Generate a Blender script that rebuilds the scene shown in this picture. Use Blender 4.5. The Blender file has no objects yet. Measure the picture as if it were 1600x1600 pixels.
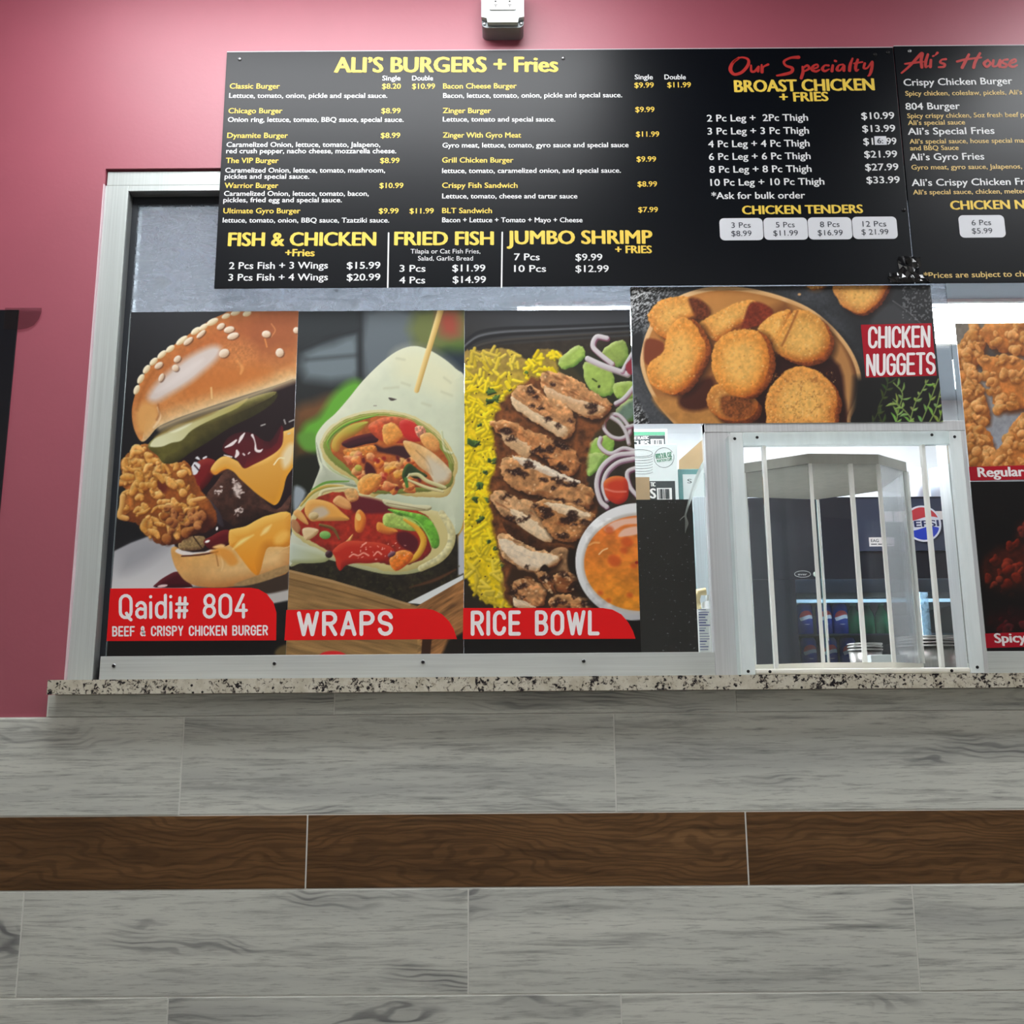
import bpy, bmesh, math, random
import numpy as np
from mathutils import Vector, Matrix

C = bpy.context.scene.collection
PI = math.pi
# ------------------------------------------------------------------ camera, world, exposure
FPX, PITCH, YAW, ROLL = 1547.6165, 0.1952, 0.0006, -0.0074
CAM = np.array([0.0, -2.1591, 1.1])
_cp, _sp = math.cos(PITCH), math.sin(PITCH)
_fw = np.array([math.sin(YAW) * _cp, math.cos(YAW) * _cp, _sp])
_r = np.array([math.cos(YAW), -math.sin(YAW), 0.0])
_u = np.cross(_r, _fw)
CR = _r * math.cos(ROLL) + _u * math.sin(ROLL)
CU = -_r * math.sin(ROLL) + _u * math.cos(ROLL)
cd = bpy.data.cameras.new('camera')
cd.sensor_fit = 'HORIZONTAL'; cd.sensor_width = 36.0; cd.lens = FPX * 36.0 / 1600.0
cd.clip_start = 0.05; cd.clip_end = 60
cam = bpy.data.objects.new('camera', cd); C.objects.link(cam)
cam.matrix_world = Matrix(((CR[0], CU[0], -_fw[0], CAM[0]), (CR[1], CU[1], -_fw[1], CAM[1]), (CR[2], CU[2], -_fw[2], CAM[2]), (0, 0, 0, 1)))
sc = bpy.context.scene
sc.camera = cam
w = bpy.data.worlds.new('world'); sc.world = w; w.use_nodes = True
w.node_tree.nodes['Background'].inputs[0].default_value = (0.55, 0.6, 0.7, 1)
w.node_tree.nodes['Background'].inputs[1].default_value = 0.15
sc.view_settings.view_transform = 'Standard'; sc.view_settings.look = 'None'
sc.view_settings.gamma = 1.0; sc.view_settings.use_curve_mapping = False
sc.view_settings.exposure = 0.0
sc.cycles.transparent_max_bounces = 32; sc.cycles.max_bounces = 10; sc.cycles.diffuse_bounces = 5
sc.cycles.caustics_reflective = False; sc.cycles.caustics_refractive = False

CEIL_Z, KCEIL_Z = 3.02, 2.72
TROFFER_E, ROOM_E, KITCHEN_E = 14.0, 2.7, 36.0      # emission strength of the ceiling light panels

def at(px, py, Y):
    """Point of the plane y = Y seen at a photograph pixel (1600 x 1600)."""
    d = CR * (px - 800) / FPX + CU * (800 - py) / FPX + _fw
    t = (Y - CAM[1]) / d[1]
    return CAM + t * d
def project(P):
    d = P - CAM
    z = d @ _fw
    return 800 + FPX * (d @ CR) / z, 800 - FPX * (d @ CU) / z

def lin(c):
    c = np.asarray(c, float) / 255.0
    return np.where(c <= 0.04045, c / 12.92, ((c + 0.055) / 1.055) ** 2.4)
def L4(r, g, b): return tuple(lin((r, g, b))) + (1.0,)

# ------------------------------------------------------------------ helpers
class NT:
    """Small helper for node materials."""
    def __init__(s, name):
        s.m = bpy.data.materials.new(name); s.m.use_nodes = True
        s.t = s.m.node_tree; s.t.nodes.clear()
        s.out = s.n('ShaderNodeOutputMaterial')
    def n(s, typ, **kw):
        k = s.t.nodes.new(typ)
        for a, v in kw.items(): setattr(k, a, v)
        return k
    def l(s, a, b): s.t.links.new(a, b)
    def bsdf(s, col=(.8, .8, .8, 1), rough=.5, metal=0.0, spec=.5):
        b = s.n('ShaderNodeBsdfPrincipled')
        if hasattr(col, 'links'): s.l(col, b.inputs['Base Color'])
        else: b.inputs['Base Color'].default_value = col
        if hasattr(rough, 'links'): s.l(rough, b.inputs['Roughness'])
        else: b.inputs['Roughness'].default_value = rough
        b.inputs['Metallic'].default_value = metal
        b.inputs['Specular IOR Level'].default_value = spec
        s.l(b.outputs[0], s.out.inputs[0]); s.b = b
        return b
    def noise(s, scale=5, detail=4, rough=.55, vec=None, dist=0.0, dim='3D', w=None):
        k = s.n('ShaderNodeTexNoise', noise_dimensions=dim)
        k.inputs['Scale'].default_value = scale; k.inputs['Detail'].default_value = detail
        k.inputs['Roughness'].default_value = rough; k.inputs['Distortion'].default_value = dist
        if vec is not None: s.l(vec, k.inputs['Vector'])
        if w is not None: s.l(w, k.inputs['W'])
        return k.outputs['Fac']
    def ramp(s, fac, stops, interp='LINEAR'):
        k = s.n('ShaderNodeValToRGB'); s.l(fac, k.inputs[0])
        e = k.color_ramp.elements; k.color_ramp.interpolation = interp
        while len(e) < len(stops): e.new(0.5)
        for i, (p, c) in enumerate(stops):
            e[i].position = p; e[i].color = c if hasattr(c, '__len__') else (c, c, c, 1)
        return k.outputs[0]
    def mix(s, a, b, fac, mode='MIX'):
        k = s.n('ShaderNodeMix', data_type='RGBA', blend_type=mode)
        for v, i in ((a, 6), (b, 7), (fac, 0)):
            if hasattr(v, 'links'): s.l(v, k.inputs[i])
            else: k.inputs[i].default_value = v
        return k.outputs[2]
    def math(s, op, a, b=0.0):
        k = s.n('ShaderNodeMath', operation=op)
        for v, i in ((a, 0), (b, 1)):
            if hasattr(v, 'links'): s.l(v, k.inputs[i])
            else: k.inputs[i].default_value = v
        return k.outputs[0]
    def coord(s, scale=(1, 1, 1), rot=(0, 0, 0), loc=(0, 0, 0)):
        k = s.n('ShaderNodeMapping'); t = s.n('ShaderNodeNewGeometry')
        s.l(t.outputs['Position'], k.inputs[0])
        k.inputs['Scale'].default_value = scale; k.inputs['Rotation'].default_value = rot; k.inputs['Location'].default_value = loc
        return k.outputs[0]
    def bump(s, h, strength=.2, dist=.002):
        k = s.n('ShaderNodeBump'); k.inputs['Strength'].default_value = strength; k.inputs['Distance'].default_value = dist
        s.l(h, k.inputs['Height']); s.l(k.outputs[0], s.b.inputs['Normal'])

def simple(name, rgb, rough=.5, metal=0.0, spec=.5, vary=.06, scale=9.0):
    """Plain painted / plastic surface with a little procedural mottling."""
    k = NT(name); c = np.array(lin(rgb))
    f = k.noise(scale, 3, .6, k.coord())
    col = k.ramp(f, [(.3, tuple(c * (1 - vary)) + (1,)), (.7, tuple(np.minimum(c * (1 + vary), 1)) + (1,))])
    k.bsdf(col, rough, metal, spec)
    return k.m
def emitter(name, rgb, strength):
    k = NT(name); e = k.n('ShaderNodeEmission'); e.inputs[0].default_value = tuple(rgb) + (1,); e.inputs[1].default_value = strength
    k.l(e.outputs[0], k.out.inputs[0]); return k.m
def clear(name, tint=(1, 1, 1), gloss=.05, rough=.02, haze=0.0, hazecol=(.8, .85, .86), hscale=(6, 6, 6)):
    """Thin clear sheet: see-through, a Fresnel reflection and a little scuffed haze."""
    k = NT(name)
    tr = k.n('ShaderNodeBsdfTransparent'); tr.inputs[0].default_value = tuple(tint) + (1,)
    gl = k.n('ShaderNodeBsdfGlossy'); gl.inputs['Roughness'].default_value = rough
    fr = k.n('ShaderNodeFresnel'); fr.inputs[0].default_value = 1.45
    mx = k.n('ShaderNodeMixShader'); k.l(k.math('MULTIPLY', fr.outputs[0], gloss / .035), mx.inputs[0])
    k.l(tr.outputs[0], mx.inputs[1]); k.l(gl.outputs[0], mx.inputs[2])
    o = mx.outputs[0]
    if haze:
        f = k.noise(3, 6, .7, k.coord(hscale), 1.2)
        fac = k.math('MULTIPLY', k.ramp(f, [(.35, .25), (.7, 1.0)]), haze)
        df = k.n('ShaderNodeBsdfDiffuse'); df.inputs[0].default_value = tuple(hazecol) + (1,)
        tl = k.n('ShaderNodeBsdfTranslucent'); tl.inputs[0].default_value = tuple(hazecol) + (1,)
        dm = k.n('ShaderNodeMixShader'); dm.inputs[0].default_value = .5
        k.l(df.outputs[0], dm.inputs[1]); k.l(tl.outputs[0], dm.inputs[2])
        m2 = k.n('ShaderNodeMixShader'); k.l(fac, m2.inputs[0]); k.l(o, m2.inputs[1]); k.l(dm.outputs[0], m2.inputs[2]); o = m2.outputs[0]
    k.l(o, k.out.inputs[0]); return k.m

WLOC = {}
class MB:
    """Collects shapes (world coordinates) and links them as ONE mesh object."""
    def __init__(s): s.v, s.f, s.m = [], [], []
    def add(s, vs, fs, m=0):
        b = len(s.v); s.v += [tuple(v) for v in vs]; s.f += [tuple(i + b for i in f) for f in fs]; s.m += [m] * len(fs); return s
    def box(s, x0, x1, y0, y1, z0, z1, m=0, bev=0.0):
        if bev:
            bm = bmesh.new(); bmesh.ops.create_cube(bm, size=1)
            for v in bm.verts: v.co = Vector(((x0 + x1) / 2 + v.co.x * (x1 - x0), (y0 + y1) / 2 + v.co.y * (y1 - y0), (z0 + z1) / 2 + v.co.z * (z1 - z0)))
            bmesh.ops.bevel(bm, geom=bm.edges[:], offset=bev, segments=2, affect='EDGES', profile=.6)
            bm.verts.index_update(); s.add([v.co for v in bm.verts], [[v.index for v in f.verts] for f in bm.faces], m); bm.free(); return s
        return s.add([(x0, y0, z0), (x1, y0, z0), (x1, y1, z0), (x0, y1, z0), (x0, y0, z1), (x1, y0, z1), (x1, y1, z1), (x0, y1, z1)],
                     [(3, 2, 1, 0), (4, 5, 6, 7), (0, 1, 5, 4), (1, 2, 6, 5), (2, 3, 7, 6), (3, 0, 4, 7)], m)
    def prism(s, poly, z0, z1, m=0):
        """Polygon in x,y extruded in z."""
        n = len(poly)
        return s.add([(x, y, z0) for x, y in poly] + [(x, y, z1) for x, y in poly],
                     [tuple(range(n))[::-1], tuple(range(n, 2 * n))] + [(i, (i + 1) % n, n + (i + 1) % n, n + i) for i in range(n)], m)
    def prism_y(s, poly, y0, y1, m=0):
        """Polygon in x,z (counter-clockwise seen from -y) extruded in y."""
        n = len(poly)
        return s.add([(x, y0, z) for x, z in poly] + [(x, y1, z) for x, z in poly],
                     [tuple(range(n)), tuple(range(n, 2 * n))[::-1]] + [((i + 1) % n, i, n + i, n + (i + 1) % n) for i in range(n)], m)
    def flat(s, poly, y, m=0):
        n = len(poly); return s.add([(x, y, z) for x, z in poly], [tuple(range(n))], m)
    def lathe(s, prof, cx, cy, cz, n=24, m=0, axis='z', ring=False):
        """Profile [(radius, height)...] turned about an axis."""
        vs, fs = [], []
        for r, h in prof:
            for i in range(n):
                a = 2 * PI * i / n
                p = (r * math.cos(a), r * math.sin(a), h)
                if axis == 'y': p = (p[0], -p[2], p[1])
                vs.append((cx + p[0], cy + p[1], cz + p[2]))
        for j in range(len(prof) - 1):
            for i in range(n):
                fs.append((j * n + i, j * n + (i + 1) % n, (j + 1) * n + (i + 1) % n, (j + 1) * n + i))
        if ring: fs += [((len(prof) - 1) * n + i, (len(prof) - 1) * n + (i + 1) % n, (i + 1) % n, i) for i in range(n)]
        else: fs.append(tuple(range(n))[::-1]); fs.append(tuple(range((len(prof) - 1) * n, len(prof) * n)))
        return s.add(vs, fs, m)
    def tube(s, pts, r, n=8, m=0):
        pts = [Vector(p) for p in pts]; vs, fs = [], []
        for k, p in enumerate(pts):
            d = (pts[min(k + 1, len(pts) - 1)] - pts[max(k - 1, 0)]).normalized()
            u = d.orthogonal().normalized() if k == 0 else (u - d * u.dot(d)).normalized()
            q = d.cross(u); rr = r[k] if hasattr(r, '__len__') else r
            for i in range(n):
                a = 2 * PI * i / n; vs.append(p + u * math.cos(a) * rr + q * math.sin(a) * rr)
        for k in range(len(pts) - 1):
            for i in range(n): fs.append((k * n + i, k * n + (i + 1) % n, (k + 1) * n + (i + 1) % n, (k + 1) * n + i))
        fs.append(tuple(range(n))[::-1]); fs.append(tuple(range((len(pts) - 1) * n, len(pts) * n)))
        return s.add(vs, fs, m)
    def build(s, name, mats, parent=None, smooth=False):
        if not isinstance(mats, (list, tuple)): mats = [mats]
        v = np.array(s.v, float)
        loc = WLOC[parent] if parent is not None else np.array([(v[:, 0].min() + v[:, 0].max()) / 2, (v[:, 1].min() + v[:, 1].max()) / 2, v[:, 2].min()])
        me = bpy.data.meshes.new(name); me.from_pydata((v - loc).tolist(), [], s.f)
        for m in mats: me.materials.append(m)
        me.polygons.foreach_set('material_index', s.m)
        if smooth: me.polygons.foreach_set('use_smooth', [True] * len(s.f))
        me.update()
        o = bpy.data.objects.new(name, me); C.objects.link(o)
        if parent is not None: o.parent = parent
        else: o.location = loc
        WLOC[o] = loc
        return o
def tag(o, label=None, cat=None, group=None, kind=None):
    for k, v in (('label', label), ('category', cat), ('group', group), ('kind', kind)):
        if v: o[k] = v
    return o
def thing(name, loc, label, cat, group=None):
    o = bpy.data.objects.new(name, None); C.objects.link(o); o.location = loc; o.empty_display_size = .05
    WLOC[o] = np.array(loc, float)
    return tag(o, label, cat, group)
def copy_tree(o, parent=None):
    c = o.copy(); C.objects.link(c)
    if parent is not None: c.parent = parent
    for ch in list(o.children): copy_tree(ch, c)
    return c
def S(o, **kw): return tag(o, kind='structure', **kw)
def rrect(x0, x1, z0, z1, r, n=5):
    p = []
    for cx, cz, a0 in ((x1 - r, z1 - r, 0), (x0 + r, z1 - r, 90), (x0 + r, z0 + r, 180), (x1 - r, z0 + r, 270)):
        for i in range(n + 1):
            a = math.radians(a0 + 90 * i / n); p.append((cx + r * math.cos(a), cz + r * math.sin(a)))
    return p[::1]
# ------------------------------------------------------------------ materials of the setting
def wall_paint():
    k = NT('pink_wall_paint'); v = k.coord()
    f = k.noise(3.0, 5, .6, v)
    col = k.ramp(f, [(.35, L4(163, 73, 91)), (.65, L4(169, 76, 95))])
    k.bsdf(col, .52, 0, 1.0); k.b.inputs['IOR'].default_value = 1.55
    k.bump(k.noise(90, 3, .6, v), .12, .002)
    return k.m
def tile_mat(name, brown):
    k = NT(name)
    a = k.n('ShaderNodeAttribute', attribute_name='tile_id'); wid = k.math('MULTIPLY', a.outputs['Fac'], 17.3)
    warp = k.noise(1.0, 3, .5, k.coord((2.2, 1, 7)), dim='4D', w=wid)
    def vec(sx, sz, amt):
        m = k.n('ShaderNodeCombineXYZ'); p = k.coord((sx, 1, sz)); s2 = k.n('ShaderNodeSeparateXYZ'); k.l(p, s2.inputs[0])
        k.l(s2.outputs[0], m.inputs[0]); k.l(k.math('ADD', s2.outputs[2], k.math('MULTIPLY', warp, amt)), m.inputs[2]); return m.outputs[0]
    broad = k.noise(1.0, 4, .55, vec(.8, 15, 1.3), dim='4D', w=wid)
    mid = k.noise(1.0, 6, .65, vec(3.6, 70, 2.6), dim='4D', w=wid)
    fine = k.noise(1.0, 5, .7, vec(15, 240, 5.0), dim='4D', w=wid)
    rings = k.n('ShaderNodeTexWave', wave_type='BANDS', bands_direction='Z'); k.l(vec(.9, 11, 3.0), rings.inputs['Vector'])
    rings.inputs['Scale'].default_value = 2.2; rings.inputs['Distortion'].default_value = 3.0; rings.inputs['Detail'].default_value = 3; rings.inputs['Detail Scale'].default_value = 1.4
    knot = k.ramp(k.noise(1.0, 2, .5, vec(3.0, 11, 1.0), dim='4D', w=k.math('ADD', wid, 5.0)), [(.56, 0.0), (.70, 1.0)])
    if brown:
        base = k.ramp(broad, [(.28, L4(82, 56, 31)), (.5, L4(116, 83, 50)), (.75, L4(139, 103, 66))])
        c = k.mix(base, L4(48, 30, 14), k.ramp(mid, [(.45, 0.0), (.72, .85)]))
        c = k.mix(c, L4(36, 22, 10), k.ramp(fine, [(.52, 0.0), (.75, .7)]))
        c = k.mix(c, L4(58, 37, 18), k.math('MULTIPLY', k.ramp(rings.outputs[0], [(.5, 0.0), (.95, .5)]), .8))
    else:
        base = k.ramp(broad, [(.30, L4(190, 193, 188)), (.52, L4(216, 219, 211)), (.75, L4(229, 231, 223))])
        c = k.mix(base, L4(112, 114, 112), k.ramp(mid, [(.52, 0.0), (.76, .85)]))
        c = k.mix(c, L4(78, 79, 81), k.ramp(fine, [(.52, 0.0), (.74, .65)]))
        c = k.mix(c, L4(98, 99, 102), k.math('MULTIPLY', k.math('MULTIPLY', k.ramp(rings.outputs[0], [(.45, 0.0), (.9, 1.0)]), knot), .85))
        c = k.mix(c, L4(118, 119, 120), k.math('MULTIPLY', knot, .30))
    k.bsdf(c, .36, 0, .4)
    k.bump(k.math('ADD', fine, mid), .06, .002)
    return k.m
def granite_mat():
    k = NT('speckled_granite'); v = k.coord()
    c = k.ramp(k.noise(38, 4, .6, v), [(.35, L4(194, 187, 167)), (.6, L4(216, 211, 195)), (.75, L4(178, 166, 138))])
    clus = k.noise(22, 4, .6, v, .6)
    d = k.math('ADD', k.noise(120, 4, .65, v, .8), k.math('MULTIPLY', clus, .55))
    c = k.mix(c, L4(128, 118, 106), k.ramp(d, [(.79, 0.0), (.86, .85)]))
    c = k.mix(c, L4(30, 27, 33), k.ramp(d, [(.85, 0.0), (.885, 1.0)]))
    vo = k.n('ShaderNodeTexVoronoi'); vo.inputs['Scale'].default_value = 46; k.l(v, vo.inputs['Vector'])
    c = k.mix(c, L4(22, 20, 26), k.ramp(vo.outputs['Distance'], [(.10, 1.0), (.15, 0.0)]))
    k.bsdf(c, .22, 0, .5); return k.m
def alu_mat(name='brushed_aluminium', rgb=(203, 210, 208), rough=.42, horiz=False, metal=.3):
    k = NT(name); c = lin(rgb)
    v = k.coord((3, 3, 260) if horiz else (260, 260, 3)); f = k.noise(1, 4, .6, v)
    g = k.noise(2.2, 3, .5, k.coord())
    col = k.ramp(f, [(.3, tuple(c * .9) + (1,)), (.7, tuple(np.minimum(c * 1.08, 1)) + (1,))])
    k.bsdf(col, k.ramp(g, [(.3, rough - .08), (.7, rough + .1)]), metal, .5); return k.m

def film_mat(name, tint, gloss, rough, haze, hazecol, hscale):
    m = clear(name, tint, gloss, rough, haze, hazecol, hscale); t = m.node_tree
    mx = [n for n in t.nodes if n.bl_idname == 'ShaderNodeMixShader' and n.inputs[0].is_linked][-1]
    # wiped streaks and fine scratches over the broad smear
    k = NT.__new__(NT); k.m = m; k.t = t
    old = mx.inputs[0].links[0].from_socket
    st = k.ramp(k.noise(1, 6, .65, k.coord((9, 1, 1.6)), .6), [(.35, 0.0), (.72, .30)])
    fi = k.ramp(k.noise(1, 7, .75, k.coord((7, 1, 26), (0, .5, 0)), 2.2), [(.50, 0.0), (.62, .28)])
    k.l(k.math('MINIMUM', k.math('ADD', k.math('ADD', k.math('MULTIPLY', old, .62), st), fi), .96), mx.inputs[0])
    return m
M = {}
M['pink'] = wall_paint()
M['gray_tile'] = tile_mat('gray_wood_tile', False); M['brown_tile'] = tile_mat('brown_wood_tile', True)
M['grout'] = simple('pale_grout', (226, 227, 221), .8, 0, .2, .05, 40)
M['granite'] = granite_mat()
M['alu'] = alu_mat(); M['alu_h'] = alu_mat('brushed_aluminium_rail', (214, 220, 219), .36, True, .4)
M['alu_dull'] = alu_mat('dull_aluminium', (208, 209, 211), .5, False, .2)
M['reveal'] = simple('anodised_reveal', (120, 122, 122), .5, .3)
M['gasket'] = simple('black_gasket', (34, 38, 44), .5, 0, .4)
M['plaster'] = simple('white_plaster', (214, 212, 208), .7, 0, .3, .03)
M['floor'] = simple('floor_tile_gray', (150, 146, 140), .5, 0, .4, .08, 4)
M['white_wall'] = simple('kitchen_wall_panel', (206, 210, 212), .35, 0, .4, .03)
M['ceil'] = simple('ceiling_board', (120, 122, 126), .8, 0, .2, .03)
M['kceil'] = simple('kitchen_ceiling_board', (176, 184, 194), .8, 0, .2, .05, 6)
M['lamp'] = emitter('light_panel_white', (.965, .985, 1.0), TROFFER_E)
M['lamp_room'] = emitter('light_panel_room', (1.0, .985, .94), ROOM_E)
M['lamp_kitchen'] = emitter('light_panel_kitchen', (.9, .96, 1.0), KITCHEN_E)
M['white'] = simple('white_plastic', (232, 232, 228), .4, 0, .5, .02)
M['black'] = simple('black_plastic', (24, 25, 28), .4, 0, .5, .05)
M['steel'] = simple('zinc_screw', (150, 152, 154), .35, .7)
M['screw_dark'] = simple('dark_screw', (26, 26, 28), .4, .3)
M['glass'] = clear('window_glass', (.96, .985, .98), .05, .01)
M['film'] = film_mat('smeared_protective_film', (.92, .95, 1.0), .05, .12, .85, (.36, .385, .415), (5, 1, 9))

# ------------------------------------------------------------------ the setting
RX0, RX1, RY0, KY1 = -2.6, 3.4, -4.6, 3.0
G_TOP, G_BOT = 1.1645, 1.1345          # granite ledge
FX0, FX1, FZ1 = -0.966, 2.7, 2.374     # opening of the service window
YW, YB = 0.008, 0.130                  # painted face and kitchen face of the front wall
S(MB().box(RX0, RX1, RY0, KY1, -.06, 0).build('floor', M['floor']))
S(MB().box(RX0, RX1, RY0, .07, CEIL_Z, CEIL_Z + .06).build('ceiling', M['ceil']))
S(MB().box(RX0, RX1, .07, KY1, KCEIL_Z, CEIL_Z + .06).build('ceiling', M['kceil'])).name = 'ceiling_kitchen'
S(MB().box(RX0 - .1, RX0, RY0, KY1, 0, CEIL_Z + .06).build('wall_left', M['plaster']))
S(MB().box(RX1, RX1 + .1, RY0, KY1, 0, CEIL_Z + .06).build('wall_right', M['plaster']))
S(MB().box(RX0 - .1, RX1 + .1, RY0 - .1, RY0, 0, CEIL_Z + .06).build('wall_rear', M['plaster']))
S(MB().box(RX0 - .1, RX1 + .1, KY1, KY1 + .1, 0, CEIL_Z + .06).build('wall_kitchen', M['white_wall']))
wf = MB()
wf.box(RX0, FX0, YW, YB, 0, CEIL_Z).box(FX0, FX1, YW, YB, FZ1, CEIL_Z).box(FX1, RX1, YW, YB, 0, CEIL_Z).box(FX0, FX1, YW, YB, 0, G_BOT)
S(wf.build('wall_front', M['pink']))

# tiled dado: bevelled planks over a grout bed, one mesh
TL = 0.9144; GR = 0.003
zr = [1.0871, .8837, .7352, .5299, .3246, .1193, -.01]
rows = [(zr[i], zr[i + 1], x0, br) for i, (x0, br) in enumerate(((-.7019, 0), (-.4318, 1), (-1.0121, 0), (-.7025, 0), (-.35, 1), (-.9, 0)))]
td = MB(); tid = []; rng = random.Random(4)
def plank(x0, x1, z0, z1, br):
    n0 = len(td.f)
    lip = rng.uniform(-.0006, .0006)
    td.box(x0, x1, lip, .007, z0, z1, br, .0011)
    tid.extend([rng.uniform(0, 10)] * (len(td.f) - n0))
for z1, z0, xo, br in rows:
    k = math.floor((RX0 - xo) / (TL + GR))
    while xo + k * (TL + GR) < RX1:
        a, b = xo + k * (TL + GR) + GR / 2, xo + (k + 1) * (TL + GR) - GR / 2
        a, b = max(a, RX0 + .001), min(b, RX1 - .001)
        if b - a > .01: plank(a, b, z0 + GR / 2, z1 - GR / 2, br)
        k += 1
xs = [-.995] + [at(522, 1112, 0)[0], at(1150, 1110, 0)[0]] + [at(1150, 1110, 0)[0] + TL, at(1150, 1110, 0)[0] + 2 * TL]
for i in range(len(xs) - 1): plank(xs[i] + GR / 2, xs[i + 1] - GR / 2, zr[0] + GR / 2, G_BOT - .001, 0)
n0 = len(td.f)
td.box(RX0, RX1, .0012, YW - .0005, 0, zr[0] + .0008, 2).box(-.997, RX1 - .3, .0012, YW - .0005, zr[0], G_BOT - .0005, 2)
tid.extend([0.0] * (len(td.f) - n0))
dado = S(td.build('trim_1', [M['gray_tile'], M['brown_tile'], M['grout']]), label='gray and brown wood-look tiled dado under the counter')
at_ = dado.data.attributes.new('tile_id', 'FLOAT', 'FACE'); at_.data.foreach_set('value', tid)

# granite ledge running through the window
led = MB(); led.prism([(-.979, -.045), (FX1 - .002, -.045), (FX1 - .002, .40), (FX0 + .002, .40), (FX0 + .002, YW - .001), (-.979, YW - .001)], G_BOT, G_TOP)
tag(led.build('granite_ledge', M['granite']), 'speckled cream and black granite counter ledge under the service window', 'counter')

# aluminium window: frame members, gasket, panes
YF, YG = .015, .042
FXI, FZI = -.911, 2.3195
wn = MB()
wn.box(FX0, FXI, YF, .11, G_TOP, 2.3335, 0, .0012)                     # left jamb
wn.box(FX0 + .003, FX1, YF, .11, 2.3338, FZ1 - .004, 0, .0012).box(FXI + .0003, FX1, YF, .11, FZI, 2.3336)   # head
wn.box(.4405, .4955, YF, .0415, G_TOP, 1.7345, 1, .0012)                 # post left of the carousel
wn.box(.4405, 1.0325, YF - .001, .0415, 1.7110, 1.7350, 1, .0012)        # transom over the carousel
wn.box(1.0005, 1.0325, YF, .10, G_TOP, 1.7110, 1, .0012)               # post right of the carousel
win = S(wn.build('window_1', [M['alu'], M['alu_dull']]))
ck = MB(); ck.box(FX0 - .0022, FX0 + .0004, YW - .0012, YF + .004, G_TOP + .001, 2.3335); ck.build('caulk_bead', simple('pale_caulk', (222, 196, 204), .7), win)
rv = MB()
rv.box(FXI, FXI + .0015, YF + .002, YG, G_TOP, FZI).box(FXI, FX1, YF + .002, YG, FZI - .0015, FZI)
rv.build('reveal', M['reveal'], win)
gk = MB()
gk.box(FXI + .0015, FXI + .0145, YG, YG + .012, G_TOP, FZI - .0015).box(FXI + .0145, FX1, YG, YG + .012, FZI - .022, FZI - .0015)
gk.build('gasket', M['gasket'], win)
rl = MB(); rl.box(-.8975, .4405, .018, .055, G_TOP, 1.2165, 0, .001)
rail = rl.build('bottom_rail', M['alu_h'], win)
sw = MB()
for px, py in ((178, 1040.5), (429, 1037), (661, 1034.5), (912, 1033)):
    p = at(px, py, .018); sw.lathe([(.0045, 0), (.0045, .0012), (.0032, .0022)], p[0], .0181, p[2], 12, 0, 'y')
    sw.lathe([(.0034, .0022), (.0034, .0026)], p[0], .0181, p[2], 8, 1, 'y')
sw.build('rail_screw', [M['steel'], M['screw_dark']], rail)
rl2 = MB(); rl2.box(1.0325, FX1, .018, .055, G_TOP, 1.2135, 0, .001); rl2.build('bottom_rail', M['alu_h'], win)
MB().box(FXI + .0145, .4405, YG + .003, YG + .009, 1.2165, 2.0215).build('pane', M['glass'], win)
MB().box(FXI + .0145, 1.036, YG + .003, YG + .009, 2.0215, FZI - .022).build('film_pane', M['film'], win)
MB().box(.4405, 1.036, YG + .003, YG + .009, 1.7350, 2.0215).build('pane', M['glass'], win)
MB().box(1.036, FX1, YG + .003, YG + .009, 1.2135, FZI - .022).build('pane', M['glass'], win)

# ceiling light panels (lamps of the room)
def troffer(x, y, z, sx, sy, lamp, label, group, recess=True):
    t = thing('ceiling_light', (x, y, z), label, 'ceiling light', group)
    f = MB(); wd = .02
    for a in ((x - sx / 2, x + sx / 2, y - sy / 2, y - sy / 2 + wd), (x - sx / 2, x + sx / 2, y + sy / 2 - wd, y + sy / 2),
              (x - sx / 2, x - sx / 2 + wd, y - sy / 2 + wd, y + sy / 2 - wd), (x + sx / 2 - wd, x + sx / 2, y - sy / 2 + wd, y + sy / 2 - wd)):
        f.box(*a, z - .012, z - .0005)
    f.build('frame', M['white'], t)
    MB().box(x - sx / 2 + wd, x + sx / 2 - wd, y - sy / 2 + wd, y + sy / 2 - wd, z - .008, z - .002).build('diffuser', lamp, t)
    return t
troffer(-.43, -.66, CEIL_Z, 1.46, .6, M['lamp'], 'ceiling light panel close over the pink wall', 'room light panels')
troffer(2.05, -.70, CEIL_Z, 1.2, .6, M['lamp'], 'ceiling light panel over the right menu board', 'room light panels')
for i, (x, y) in enumerate(((-1.3, -2.6), (.6, -2.6), (2.3, -2.6), (-1.3, -4.0), (.6, -4.0))):
    troffer(x, y, CEIL_Z, 1.2, .6, M['lamp_room'], 'ceiling light panel further back in the dining room', 'room light panels')
for x, y in ((-1.30, 2.14), (.62, 1.88), (1.9, 1.88), (.25, .42), (-.6, 2.55)):  # the panel nearest the glass is added, unseen, to brighten the cartons
    troffer(x, y, KCEIL_Z, 1.22, .5, M['lamp_kitchen'], 'bright kitchen ceiling light panel behind the glass', 'kitchen light panels')
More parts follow.
